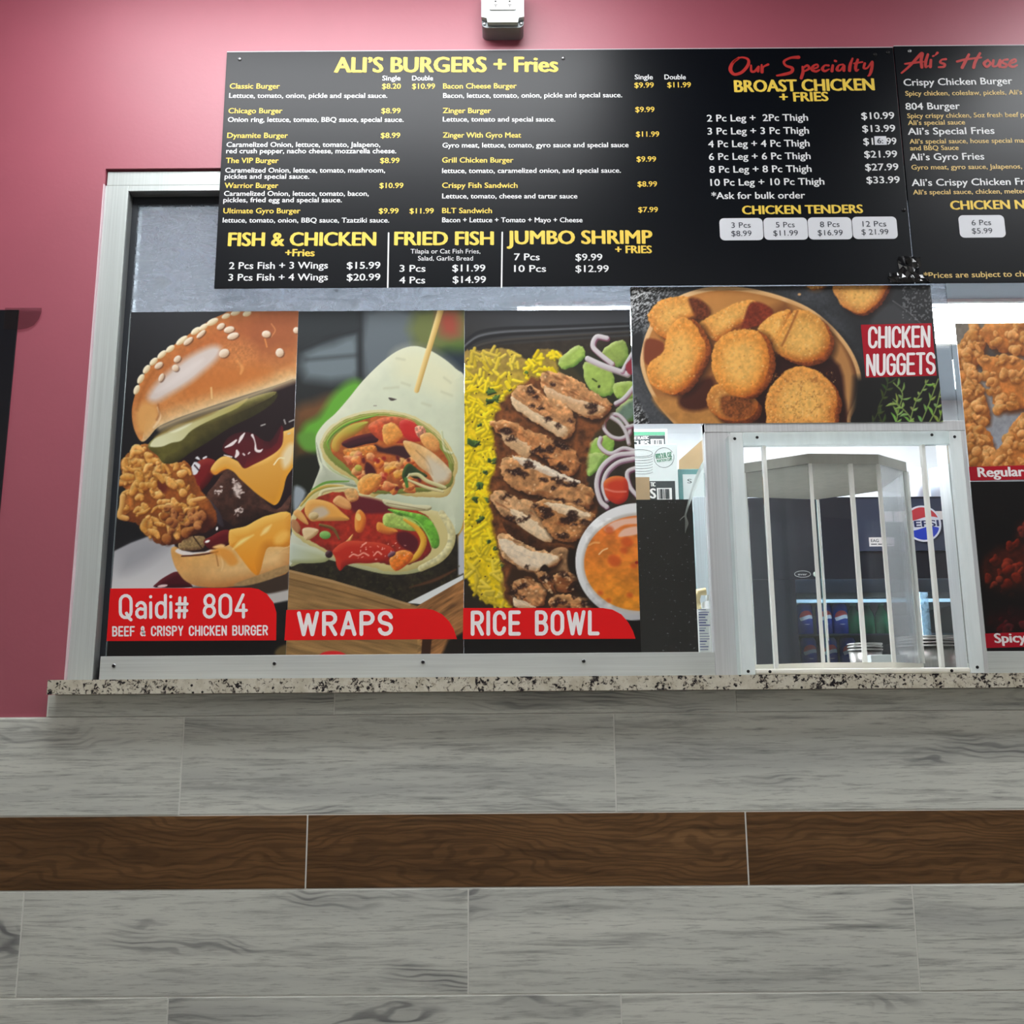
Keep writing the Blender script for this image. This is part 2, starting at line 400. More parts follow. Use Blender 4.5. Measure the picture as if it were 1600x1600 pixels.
# ------------------------------------------------------------------ lettering
_fc = {}
def glyphs(text, off=0.0):
    """2-D triangles of a line of text in the built-in font: verts (n,2), faces; cap height about 0.7."""
    if (text, off) in _fc: return _fc[(text, off)]
    c = bpy.data.curves.new('lettering', 'FONT'); c.body = text; c.offset = off; c.resolution_u = 3; c.fill_mode = 'FRONT'
    o = bpy.data.objects.new('lettering', c); C.objects.link(o)
    bpy.context.view_layer.update()
    me = bpy.data.meshes.new_from_object(o.evaluated_get(bpy.context.evaluated_depsgraph_get()))
    v = np.zeros(len(me.vertices) * 3); me.vertices.foreach_get('co', v)
    f = [tuple(p.vertices) for p in me.polygons]
    bpy.data.objects.remove(o); bpy.data.curves.remove(c); bpy.data.meshes.remove(me)
    _fc[(text, off)] = (v.reshape(-1, 3)[:, :2], f)
    return _fc[(text, off)]
CAP = None
def put_text(mb, text, x0, x1, yb0, yb1, cap, plane, m=0, bold=1, slant=0.0):
    """Letters whose baseline runs between two photograph points of the board's plane; cap height given in photograph pixels."""
    global CAP
    if CAP is None:
        v, _ = glyphs('H'); CAP = v[:, 1].max()
    a, b = at(x0, yb0, plane), at(x1, yb1, plane)
    h = np.linalg.norm(at((x0 + x1) / 2, (yb0 + yb1) / 2 - cap, plane) - at((x0 + x1) / 2, (yb0 + yb1) / 2, plane))
    v, f = glyphs(text)
    mn, mxx = v[:, 0].min(), v[:, 0].max()
    d = (b - a); wdt = np.linalg.norm(d); d = d / wdt
    u = np.array([-d[2], 0, d[0]])
    offs = {0: ((0, 0),), 1: ((-.020, 0), (.020, 0), (0, .010), (0, -.010)), 2: ((-.040, 0), (-.02, .016), (.02, -.016), (.040, 0), (0, 0))}[bold]
    for i, (q, q2) in enumerate(offs):
        xx = (v[:, 0] - mn) / (mxx - mn) * wdt + q * h / CAP
        yy = v[:, 1] / CAP * h + q2 * h / CAP
        xx = xx + slant * yy
        P = a[None] + xx[:, None] * d[None] + yy[:, None] * u[None]
        P[:, 1] -= i * 8e-5
        mb.add(P.tolist(), f, m)
def ribbon(mb, pts, wd, plane, m=0, lift=0.0, px=True, n=12):
    """Monoline stroke with round ends; widths may vary along it. Points in photograph pixels of the plane, or in metres (x, z)."""
    Q = [at(x, y, plane)[[0, 2]] for x, y in pts] if px else [np.array(p, float) for p in pts]
    W = list(wd) if hasattr(wd, '__len__') else [wd] * len(Q)
    keep = [0] + [i for i in range(1, len(Q)) if np.hypot(*(Q[i] - Q[i - 1])) > 1e-6]
    Q = [Q[i] for i in keep]; W = [W[i] for i in keep]
    y = plane - lift
    def disc(i, dy): mb.add([(Q[i][0] + W[i] / 2 * math.cos(2 * PI * k / n), y - dy, Q[i][1] + W[i] / 2 * math.sin(2 * PI * k / n)) for k in range(n)], [tuple(range(n))], m)
    D = [(Q[i + 1] - Q[i]) / np.hypot(*(Q[i + 1] - Q[i])) for i in range(len(Q) - 1)]
    row = None; lv = 0
    for i in range(len(Q) - 1):
        nn = np.array([-D[i][1], D[i][0]])
        if row is None: row = (Q[i] - nn * W[i] / 2, Q[i] + nn * W[i] / 2)
        sharp = i + 1 >= len(D) or D[i] @ D[i + 1] < .62
        if sharp: nm = nn
        else:
            nm = nn + np.array([-D[i + 1][1], D[i + 1][0]]); nm = nm / np.hypot(*nm); nm = nm / max(nm @ nn, .5)
        nxt = (Q[i + 1] - nm * W[i + 1] / 2, Q[i + 1] + nm * W[i + 1] / 2)
        mb.add([(t[0], y - lv * 1.6e-4, t[1]) for t in (row[0], nxt[0], nxt[1], row[1])], [(0, 1, 2, 3)], m)
        row = None if sharp else nxt
        if sharp and i + 1 < len(D): disc(i + 1, 8e-5 + lv * 1.6e-4); lv += 1
    disc(0, 5e-5)
    if np.hypot(*(Q[0] - Q[-1])) > 1e-5: disc(len(Q) - 1, 9e-5 + lv * 1.6e-4)
def spline(pts, k=6):
    """Catmull-Rom through the points (any dimension)."""
    P = np.array(pts, float); P = np.vstack([2 * P[0] - P[1], P, 2 * P[-1] - P[-2]]); out = []
    for i in range(1, len(P) - 2):
        for t in np.linspace(0, 1, k, endpoint=False):
            out.append(.5 * ((2 * P[i]) + (P[i + 1] - P[i - 1]) * t + (2 * P[i - 1] - 5 * P[i] + 4 * P[i + 1] - P[i + 2]) * t ** 2 + (-P[i - 1] + 3 * P[i] - 3 * P[i + 1] + P[i + 2]) * t ** 3))
    out.append(P[-2]); return np.array(out)
def brush(mb, strokes, plane, m=0, lift=0.0, px=True):
    """Brush-script strokes: [(x, y, width_px)...] smoothed."""
    for k_, s in enumerate(strokes):
        q = spline(s, 6); sc_ = np.linalg.norm(at(s[0][0] + 1, s[0][1], plane) - at(s[0][0], s[0][1], plane))
        ribbon(mb, q[:, :2], list(q[:, 2] * sc_), plane, m, lift + k_ % 4 * 1.2e-4)

# rounded monoline alphabet (unit cap height): strokes per letter and advance
def arc(cx, cy, rx, ry, a0, a1, n=7): return [(cx + rx * math.cos(math.radians(a0 + (a1 - a0) * i / n)), cy + ry * math.sin(math.radians(a0 + (a1 - a0) * i / n))) for i in range(n + 1)]
def _alpha():
    W = .52
    O = arc(W / 2, .74, W / 2, .26, 180, 0) + arc(W / 2, .26, W / 2, .26, 0, -180) + [(0, .74)]
    bowl = [(0, 1)] + arc(.27, .75, .23, .25, 90, -90) + [(0, .5)]
    D = {'O': ([O], W), '0': ([O], W), 'Q': ([O, [(.30, .2), (.42, -.02), (.52, -.1)]], W),
         'C': ([arc(.25, .74, .25, .26, 0, 180) + arc(.25, .26, .25, .26, 180, 360)], .5),
         'G': ([arc(.25, .74, .25, .26, 0, 180) + arc(.25, .26, .25, .26, 180, 360) + [(.5, .48), (.28, .48)]], .5),
         'E': ([[(.45, 1), (0, 1), (0, 0), (.45, 0)], [(0, .5), (.4, .5)]], .45), 'F': ([[(.45, 1), (0, 1), (0, 0)], [(0, .5), (.4, .5)]], .42),
         'H': ([[(0, 0), (0, 1)], [(.5, 0), (.5, 1)], [(0, .5), (.5, .5)]], .5), 'I': ([[(0, 0), (0, 1)]], 0.02),
         'K': ([[(0, 0), (0, 1)], [(.46, 1), (.03, .42)], [(.16, .58), (.48, 0)]], .48), 'L': ([[(0, 1), (0, 0), (.42, 0)]], .42),
         'N': ([[(0, 0), (0, 1), (.5, 0), (.5, 1)]], .5), 'P': ([[(0, 0), (0, 1)], bowl], .5), 'R': ([[(0, 0), (0, 1)], bowl, [(.24, .5), (.5, 0)]], .5),
         'B': ([[(0, 0), (0, 1)], [(0, 1)] + arc(.26, .76, .21, .24, 90, -90) + [(0, .52)], [(0, .52)] + arc(.27, .26, .23, .26, 90, -90) + [(0, 0)]], .5),
         'S': ([arc(.25, .75, .25, .25, 10, 180) + arc(.25, .75, .25, .25, 180, 235)[1:] + [(.25, .5)] + arc(.25, .25, .25, .25, 55, 0)[0:] + arc(.25, .25, .25, .25, 0, -170)[1:]], .5),
         'T': ([[(0, 1), (.5, 1)], [(.25, 1), (.25, 0)]], .5), 'U': ([[(0, 1)] + arc(.25, .26, .25, .26, 180, 360) + [(.5, 1)]], .5),
         'W': ([[(0, 1), (.21, 0), (.40, .92), (.59, 0), (.8, 1)]], .8), 'Y': ([[(0, 1), (.25, .45), (.5, 1)], [(.25, .45), (.25, 0)]], .5),
         'A': ([[(0, 0), (.27, 1), (.54, 0)], [(.1, .32), (.44, .32)]], .54),
         'a': ([arc(.22, .46, .21, .22, 160, 0) + [(.43, 0)], arc(.21, .2, .2, .2, 60, 300) + [(.43, .1)], [(.31, .375), (.43, .37)]], .43),
         'i': ([[(0, .66), (0, 0)], [(0, .93), (0, .94)]], 0.02),
         'd': ([[(.43, 1), (.43, 0)], arc(.215, .45, .215, .22, 0, 180) + arc(.215, .22, .215, .22, 180, 360)], .43),
         '#': ([[(.12, 0), (.16, .88)], [(.38, 0), (.42, .88)], [(0, .3), (.5, .3)], [(.02, .6), (.52, .6)]], .52),
         '8': ([arc(.25, .75, .22, .25, -90, 270, 14), arc(.25, .26, .25, .26, -90, 270, 14)], .5), '4': ([[(.34, 1), (0, .3), (.5, .3)], [(.36, .55), (.36, 0)]], .5),
         '&': ([[(.52, 0), (.12, .68)] + arc(.24, .8, .15, .2, 200, -20) + [(.36, .62), (.06, .38)] + arc(.22, .22, .2, .22, 150, 330) + [(.5, .42)]], .52), ' ': ([], .3)}
    return D
ALPHA = _alpha()
def mono(mb, text, x0, x1, yb0, yb1, cap, wpx, plane, m=0, lift=0.0, gap=.2, chars=None):
    adv = [ALPHA[c][1] for c in text]; tot = sum(adv) + gap * (len(text) - 1)
    p0, p1 = np.array([x0, yb0]), np.array([x1, yb1]); x = 0.0
    sc_ = np.linalg.norm(at(x0 + 1, yb0, plane) - at(x0, yb0, plane))
    for j_, (c, wd) in enumerate(zip(text, adv)):
        for k_, s in enumerate(ALPHA[c][0] if chars is None or chars[0] <= j_ < chars[1] else ()):
            ribbon(mb, [tuple(p0 + (p1 - p0) * ((x + q[0]) / tot) - np.array([0, cap * q[1]])) for q in s], wpx * sc_, plane, m, lift + k_ * 3e-4)
        x += wd + gap

def mono_words(parent, name, mat, text, *a):
    i = 0
    for wd in text.split(' '):
        b = MB(); mono(b, text, *a, chars=(i, i + len(wd))); b.build(name, mat, parent); i += len(wd) + 1
# ------------------------------------------------------------------ menu boards
def board_mat():
    k = NT('black_menu_print'); v = k.coord()
    f = k.noise(2.5, 4, .6, v)
    c = k.ramp(f, [(.3, L4(2, 5, 12)), (.7, L4(4, 8, 16))])
    k.bsdf(c, .33, 0, .26); k.bump(k.noise(3, 2, .5, v), .05, .01)
    return k.m
M['board'] = board_mat()
M['yellow_ink'] = simple('yellow_ink', (243, 209, 84), .45, 0, .4, .03); M['white_ink'] = simple('white_ink', (236, 237, 238), .45, 0, .4, .02)
M['tan_ink'] = simple('pale_yellow_ink', (226, 196, 122), .45, 0, .4, .03); M['red_ink'] = simple('red_ink', (182, 46, 42), .45, 0, .4, .04)
M['tag_white'] = simple('price_tag_white', (222, 224, 230), .45, 0, .4, .02); M['tag_ink'] = simple('dark_ink', (58, 62, 72), .5, 0, .3, .03)
M['board_edge'] = simple('board_edge', (206, 200, 204), .5, 0, .3)
YM = .003; YT = YM - .0004; YT2 = YM - .0008
def menu_board(x0, x1, z0, z1, label):
    t = thing('menu_board', ((x0 + x1) / 2, YM, z0), label, 'menu board', 'menu boards')
    b = MB(); b.box(x0, x1, YM, YW - .0006, z0, z1, 0, .0006)
    b.box(x0, x1, YM + .0005, YW - .0006, z1, z1 + .0022, 1)
    b.build('panel', [M['board'], M['board_edge']], t)
    return t
m1 = menu_board(-.689, .9435, 2.0638, 2.6815, 'long black menu board listing burgers, fish, shrimp and broast chicken')
m2 = menu_board(.9462, 1.95, 2.0645, 2.6850, 'black menu board at the right edge headed with red house script')
def block(parent, name, rows, mats, label=None):
    for r in rows:
        b = MB(); put_text(b, *r); o = b.build(name, mats, parent)
        if label: o['label'] = label
T = []
def R(text, x0, x1, y0, y1=None, cap=8.0, m=0, bold=1): return (text, x0, x1, y0, y0 if y1 is None else y1, cap, YT, m, bold)
block(m1, 'heading_lettering', [R("ALI’S BURGERS + Fries", 523, 871, 113, 112, 23, 0, 2), R('FISH & CHICKEN', 357, 586.5, 384.3, 383.5, 20.5, 0, 2), R('+Fries', 446, 491, 400.3, 400.3, 11, 0, 2),
    R('FRIED FISH', 617, 770.5, 383, 382.5, 20.5, 0, 2), R('JUMBO SHRIMP', 793, 1018.5, 381.5, 380.5, 20.5, 0, 2), R('+ FRIES', 962, 1018, 395.5, 395.5, 11.5, 0, 2),
    R('BROAST CHICKEN', 1148.5, 1366, 143.8, 140.8, 18, 0, 2), R('+ FRIES', 1219, 1294, 158.8, 157.6, 14, 0, 2), R('CHICKEN TENDERS', 1160.5, 1348, 334.8, 332.8, 13, 0, 2)], M['yellow_ink'], 'bold yellow heading lettering')
block(m1, 'dish_lettering', [R('Classic Burger', 359, 437, 138.5), R('Chicago Burger', 357, 441, 177), R('Dynamite Burger', 355, 449.5, 215.5), R('The VIP Burger', 353, 435, 254.7), R('Warrior Burger', 351, 434.5, 293.7), R('Ultimate Gyro Burger', 349, 469, 333.3),
    R('Bacon Cheese Burger', 692.5, 807, 138.5, 138), R('Zinger Burger', 692, 767, 176.7), R('Zinger With Gyro Meat', 692, 814, 215), R('Grill Chicken Burger', 691, 802, 254), R('Crispy Fish Sandwich', 691, 808.5, 293.5), R('BLT Sandwich', 691, 768.5, 333)], M['yellow_ink'], 'yellow dish name lettering')
block(m1, 'price_lettering', [R('$8.20', 597, 626, 138.7), R('$10.99', 644, 679.5, 138.7), R('$8.99', 596, 625.5, 177), R('$8.99', 595, 625, 215.5), R('$8.99', 594, 624, 254.7), R('$10.99', 593, 630, 293.8), R('$9.99', 592, 622.5, 333.5), R('$11.99', 640, 677.5, 333.5),
    R('$9.99', 991.5, 1021.5, 137, 136.8), R('$11.99', 1043, 1079.5, 136.5), R('$9.99', 993, 1022.5, 175), R('$11.99', 994, 1030, 213.5), R('$9.99', 995, 1025, 252.5), R('$8.99', 996.5, 1026.5, 291.5), R('$7.99', 997.5, 1028, 331.5)], M['yellow_ink'], 'yellow price lettering')
D7 = 7.4
block(m1, 'description_lettering', [R(*a[:4], a[4] if len(a) > 4 else None, D7, 0, 1) for a in (('Single', 597.5, 625.5, 125.7), ('Double', 644, 676.5, 125.7), ('Single', 992, 1020, 124), ('Double', 1038.5, 1071.5, 124),
    ('Lettuce, tomato, onion, pickle and special sauce.', 358, 605, 153), ('Onion ring, lettuce, tomato, BBQ sauce, special sauce.', 356, 630.5, 190.5), ('Caramelized Onion, lettuce, tomato, Jalapeno,', 354, 594, 229.5), ('red crush pepper, nacho cheese, mozzarella cheese.', 353.5, 619, 239.5),
    ('Caramelized Onion, lettuce, tomato, mushroom,', 352, 601.5, 269.6), ('pickles and special sauce.', 351, 483, 279.3), ('Caramelized Onion, lettuce, tomato, bacon,', 350, 576, 306), ('pickles, fried egg and special sauce.', 349, 534, 316), ('lettuce, tomato, onion, BBQ sauce, Tzatziki sauce.', 348, 608, 347.7),
    ('Bacon, lettuce, tomato, onion, pickle and special sauce.', 692.5, 972, 153, 152), ('Lettuce, tomato and special sauce.', 692, 867.5, 190), ('Gyro meat, lettuce, tomato, gyro sauce and special sauce', 691.5, 982, 230.6, 230), ('lettuce, tomato, caramelized onion, and special sauce.', 691, 970, 270.4, 269.8), ('Lettuce, tomato, cheese and tartar sauce', 691, 902, 310), ('Bacon + Lettuce + Tomato + Mayo + Cheese', 691, 910, 347.3))] +
    [R('Tilapia or Cat Fish Fries,', 641.5, 750.5, 396, None, 7, 0, 0), R('Salad, Garlic Bread', 653, 739, 407, None, 7, 0, 0)], M['white_ink'], 'small white description lettering')
P10 = 10.4
block(m1, 'portion_lettering', [R(*a[:4], a[4] if len(a) > 4 else None, P10, 0, 1) for a in (('2 Pcs Fish + 3 Wings', 358, 512, 420.3, 419.5), ('3 Pcs Fish + 4 Wings', 357, 512, 438.7, 437.9), ('3 Pcs', 624.5, 664.5, 424.6), ('4 Pcs', 624, 664, 442.8), ('7 Pcs', 803.5, 843, 406.6), ('10 Pcs', 803.5, 853, 424.8),
    ('2 Pc Leg +  2Pc Thigh', 1105, 1262.5, 190, 188.5), ('3 Pc Leg + 3 Pc Thigh', 1106, 1264, 210.3, 208.8), ('4 Pc Leg + 4 Pc Thigh', 1107, 1265, 230.2, 228.7), ('6 Pc Leg + 6 Pc Thigh', 1108, 1266.5, 250, 248.5), ('8 Pc Leg + 8 Pc Thigh', 1109, 1268, 270, 268.5), ('10 Pc Leg + 10 Pc Thigh', 1110.5, 1288, 290.4, 288.4), ('*Ask for bulk order', 1112, 1258, 311, 310),
    ('$15.99', 542, 594, 420, 419.6), ('$20.99', 542, 594, 438.5, 438), ('$11.99', 707, 758, 424), ('$14.99', 707.5, 759, 442), ('$9.99', 899.5, 941, 407), ('$12.99', 899.5, 951, 425),
    ('$10.99', 1346.5, 1397.5, 186.3, 185.6), ('$13.99', 1348, 1399, 206.3, 205.6), ('$1', 1349.5, 1364.5, 226.3, 226.1), ('99', 1385.5, 1401, 225.9, 225.6), ('$21.99', 1351, 1402, 246.4, 245.7), ('$27.99', 1352.5, 1404, 266.5, 265.8), ('$33.99', 1354.5, 1406, 286.6, 285.9))], M['white_ink'], 'white portion and price lettering')
for x0, y0, x1, y1 in ((607.2, 364, 605.8, 449), (784.8, 363, 783.6, 449)):
    dv = MB(); ribbon(dv, [(x0, y0), (x1, y1)], .0036, YT, 0); dv.build('divider_line', M['white_ink'], m1)
def price_tags(parent, rows):
    for x0, y0, x1, y1, a, ax0, ax1, ay, b_, bx0, bx1, by in rows:
        p, q = at(x0 + .9, y1, YM), at(x1 - .9, y0, YM)
        t = MB(); t.prism_y(rrect(p[0], q[0], p[2], q[2], .011), YT, YM + .0003, 0)
        for tx, u0, u1, v in ((a, ax0, ax1, ay), (b_, bx0, bx1, by)): put_text(t, tx, u0, u1, v, v - .4, 8.4, YT2, 1, 0)
        t.build('price_tag', [M['tag_white'], M['tag_ink']], parent)
price_tags(m1, [(1124.5, 340.7, 1192, 375.7, '3 Pcs', 1143, 1173, 356, '$8.99', 1143, 1174.5, 369), (1193.5, 340, 1261.5, 375, '5 Pcs', 1212.5, 1242, 355.4, '$11.99', 1208.5, 1247, 368.4),
    (1263, 339.4, 1330.5, 374.4, '8 Pcs', 1281.5, 1312, 354.8, '$16.99', 1278, 1317, 367.8), (1332.5, 338.4, 1401, 373.6, '12 Pcs', 1348, 1385, 354, '$ 21.99', 1346.5, 1388.5, 366.6)])
# red brush script "Our Specialty"
U = lambda pts: [(1050 + a / 4.2105, 60 + b / 4.2105, c) for a, b, c in pts]
OUR = [U(s) for s in (
    [(440, 128, 4), (400, 160, 5), (384, 205, 6), (410, 236, 5), (460, 222, 5), (500, 175, 5), (500, 138, 4), (460, 125, 3), (420, 140, 2), (395, 165, 2)],
    [(520, 178, 3), (522, 215, 4), (545, 216, 4), (570, 185, 3), (566, 218, 4)], [(590, 175, 3), (592, 222, 5), (600, 190, 3), (632, 172, 4)],
    [(832, 124, 6), (780, 128, 4), (738, 150, 4), (748, 178, 4), (790, 195, 5), (785, 222, 5), (740, 236, 5), (690, 245, 3)],
    [(858, 186, 3), (862, 220, 5), (850, 262, 5)], [(862, 195, 3), (890, 178, 4), (902, 198, 4), (875, 215, 3)],
    [(920, 204, 3), (958, 190, 3), (955, 172, 3), (930, 182, 4), (920, 205, 5), (945, 218, 4), (970, 208, 3)],
    [(1030, 178, 4), (1005, 178, 3), (990, 200, 5), (1005, 215, 4), (1035, 202, 2)], [(1058, 178, 4), (1052, 215, 5)], [(1072, 148, 4), (1078, 150, 4)],
    [(1125, 172, 3), (1098, 178, 3), (1085, 205, 5), (1105, 212, 3), (1132, 178, 3), (1130, 212, 5)], [(1188, 132, 3), (1172, 175, 5), (1168, 212, 5)],
    [(1222, 140, 4), (1208, 185, 5), (1212, 212, 4), (1228, 205, 2)], [(1198, 165, 3), (1252, 156, 3)],
    [(1268, 165, 4), (1262, 195, 4), (1285, 195, 3), (1310, 160, 3), (1318, 158, 4), (1312, 205, 5), (1300, 240, 4), (1288, 248, 2)])]
for q in (OUR[:3], OUR[3:]):
    sb = MB(); brush(sb, q, YT, 0); sb.build('script_lettering', M['red_ink'], m1)['label'] = 'red brush script lettering'
def board_screws(parent, pts, mat='steel'):
    for px, py in pts:
        p = at(px, py, YM); s = MB(); s.lathe([(.0050, 0), (.0048, .0014), (.0030, .0028), (.0012, .0031)], p[0], YM + .0001, p[2], 12, 0, 'y'); s.build('screw', M[mat], parent, True)
board_screws(m1, ((374.5, 92.5), (880, 91))); board_screws(m1, ((1367, 85.5), (1387, 82), (1412, 328)), 'screw_dark')
block(m2, 'dish_lettering', [R('Crispy Chicken Burger', 1412.5, 1582, 134, 131.2, P10), R('804 Burger', 1415.5, 1500, 171.5, 170.4, P10), R("Ali’s Special Fries", 1419, 1554, 210.5, 209, P10), R("Ali’s Gyro Fries", 1422, 1538, 250.6, 249.2, P10), R("Ali’s Crispy Chicken Fr", 1425, 1602, 290.6, 288.6, P10)], M['white_ink'], 'white dish name lettering')
block(m2, 'description_lettering', [R(a, b, c, d, e, 7.2) for a, b, c, d, e in (("Spicy chicken, coleslaw, pickels, Ali’s", 1415, 1597, 149.6, 147.6), ('Spicy crispy chicken, 5oz fresh beef p', 1418, 1600, 184.6, 182.6), ("Ali’s special sauce", 1419, 1508, 195.4, 194.4), ("Ali’s special sauce, house special ma", 1421.5, 1600, 224.6, 222.8), ('and BBQ Sauce', 1422.5, 1498, 235, 234.2), ('Gyro meat, gyro sauce, Jalapenos,', 1424.5, 1597, 265, 263.3), ("Ali’s special sauce, chicken, melted", 1427, 1604, 304, 302))] +
    [R('*Prices are subject to ch', 1444, 1600, 434.5, 432, 8.6)], M['tan_ink'], 'small pale yellow lettering')
block(m2, 'heading_lettering', [R('CHICKEN N', 1486, 1601, 327.6, 326, 13.5, 0, 2)], M['yellow_ink'], 'bold yellow heading lettering')
price_tags(m2, [(1499.5, 336, 1569, 371.5, '6 Pcs', 1518.5, 1549, 352, '$5.99', 1519, 1551, 365)])
# red brush script "Ali's House"
U = lambda pts: [(1340 + a / 3.808, 40 + b / 3.808, c) for a, b, c in pts]
HOUSE = [U(s) for s in (
    [(262, 282, 3), (310, 240, 4), (370, 175, 5), (385, 168, 5), (378, 205, 5), (382, 248, 5)], [(282, 228, 3), (330, 222, 4), (390, 215, 3)],
    [(418, 172, 4), (405, 215, 5), (405, 246, 4), (420, 240, 2)], [(436, 205, 4), (432, 246, 5)], [(448, 182, 3), (453, 180, 3)], [(475, 162, 4), (462, 176, 2)],
    [(525, 200, 4), (500, 204, 3), (492, 220, 4), (518, 230, 4), (512, 245, 4), (482, 248, 3)],
    [(662, 172, 4), (640, 215, 5), (622, 250, 5)], [(592, 214, 4), (640, 202, 4), (735, 190, 3)], [(728, 165, 4), (700, 215, 5), (690, 250, 5)],
    [(775, 205, 4), (752, 225, 5), (768, 246, 4), (790, 225, 4), (775, 205, 3)], [(808, 206, 4), (806, 240, 4), (830, 238, 3), (848, 205, 4), (845, 244, 5)],
    [(892, 202, 4), (868, 206, 3), (862, 220, 4), (886, 232, 4), (878, 246, 4), (856, 248, 3)], [(905, 228, 3), (940, 214, 3), (936, 200, 3), (912, 212, 4), (904, 236, 5), (925, 246, 4), (948, 236, 3)])]
for q in (HOUSE[:7], HOUSE[7:]):
    sb = MB(); brush(sb, q, YT, 0); sb.build('script_lettering', M['red_ink'], m2)['label'] = 'red brush script lettering'
board_screws(m2, ((1421, 80),))

# small paper correction over one price
p, q = at(1367, 226.5, YT2), at(1384.5, 213, YT2); ps = MB()
ps.box(p[0], q[0], YT2 - .0006, YT2 - .0001, p[2], q[2], 0); put_text(ps, '6:', 1371, 1380, 224, 224, 8, YT2 - .0009, 1, 1)
tag(ps.build('price_sticker', [M['tag_white'], M['tag_ink']]), 'tiny white paper correction stuck over the third broast chicken price', 'sticker')
# crumpled black tape over the joint of the boards
def tape():
    b = MB(); rg = random.Random(9)
    for (x0, y0, x1, y1, n, dep) in ((1404, 402, 1437, 442, 7, .012), (1388, 428, 1408, 443, 4, .006), (1428, 431, 1456, 443, 4, .006)):
        vs = []; fs = []
        for j in range(n + 1):
            for i in range(n + 1):
                e = 0 if (i in (0, n) or j in (0, n)) else 1
                p = at(x0 + (x1 - x0) * i / n + rg.uniform(-2.4, 2.4), y0 + (y1 - y0) * j / n + rg.uniform(-2.2, 2.2) * (1 if j < n else 0), YM)
                vs.append((p[0], YM - .0012 - e * rg.uniform(.001, dep), max(p[2], 2.0655)))
        for j in range(n):
            for i in range(n):
                a = j * (n + 1) + i; fs += [(a, a + n + 1, a + n + 2), (a, a + n + 2, a + 1)]
        b.add(vs, fs)
    return b
M['tape'] = simple('glossy_black_tape', (14, 15, 18), .14, 0, .9, .05)
tag(tape().build('black_tape', M['tape']), 'crumpled glossy black tape holding the joint between the menu boards', 'tape')
# ------------------------------------------------------------------ printing of the food posters
GAIN = (1.05, 1.05, 1.05, 1.12, 1.08)
def _hash(i, j, s):
    n = (i * 374761393 + j * 668265263 + s * 974634777) & 0x7fffffff
    n = ((n ^ (n >> 13)) * 1274126177) & 0x7fffffff
    return ((n ^ (n >> 16)) & 0xffff) / 65535.0
def vnoise(x, y, s=0):
    xi, yi = np.floor(x).astype(np.int64), np.floor(y).astype(np.int64); fx, fy = x - xi, y - yi
    fx, fy = fx * fx * (3 - 2 * fx), fy * fy * (3 - 2 * fy)
    a, b, c, d = _hash(xi, yi, s), _hash(xi + 1, yi, s), _hash(xi, yi + 1, s), _hash(xi + 1, yi + 1, s)
    return (a * (1 - fx) + b * fx) * (1 - fy) + (c * (1 - fx) + d * fx) * fy
def fbm(x, y, s=0, o=3):
    t = 0; a = .5; tot = 0
    for k in range(o): t = t + a * vnoise(x * 2 ** k, y * 2 ** k, s + k * 7); tot += a; a *= .55
    return t / tot
def grad(x0, y0, c0, x1, y1, c1):
    c0, c1 = np.array(c0, float), np.array(c1, float); dx, dy = x1 - x0, y1 - y0; l2 = dx * dx + dy * dy
    def f(x, y):
        t = np.clip(((x - x0) * dx + (y - y0) * dy) / l2, 0, 1)[:, None]; return c0 + (c1 - c0) * t
    return f
def closed(pts, k=4):
    P = np.array(pts, float); n = len(P); out = []
    for i in range(n):
        a, b, c, d = P[i - 1], P[i], P[(i + 1) % n], P[(i + 2) % n]
        for t in np.linspace(0, 1, k, endpoint=False): out.append(.5 * (2 * b + (c - a) * t + (2 * a - 5 * b + 4 * c - d) * t * t + (3 * b - a - 3 * c + d) * t ** 3))
    return np.array(out)
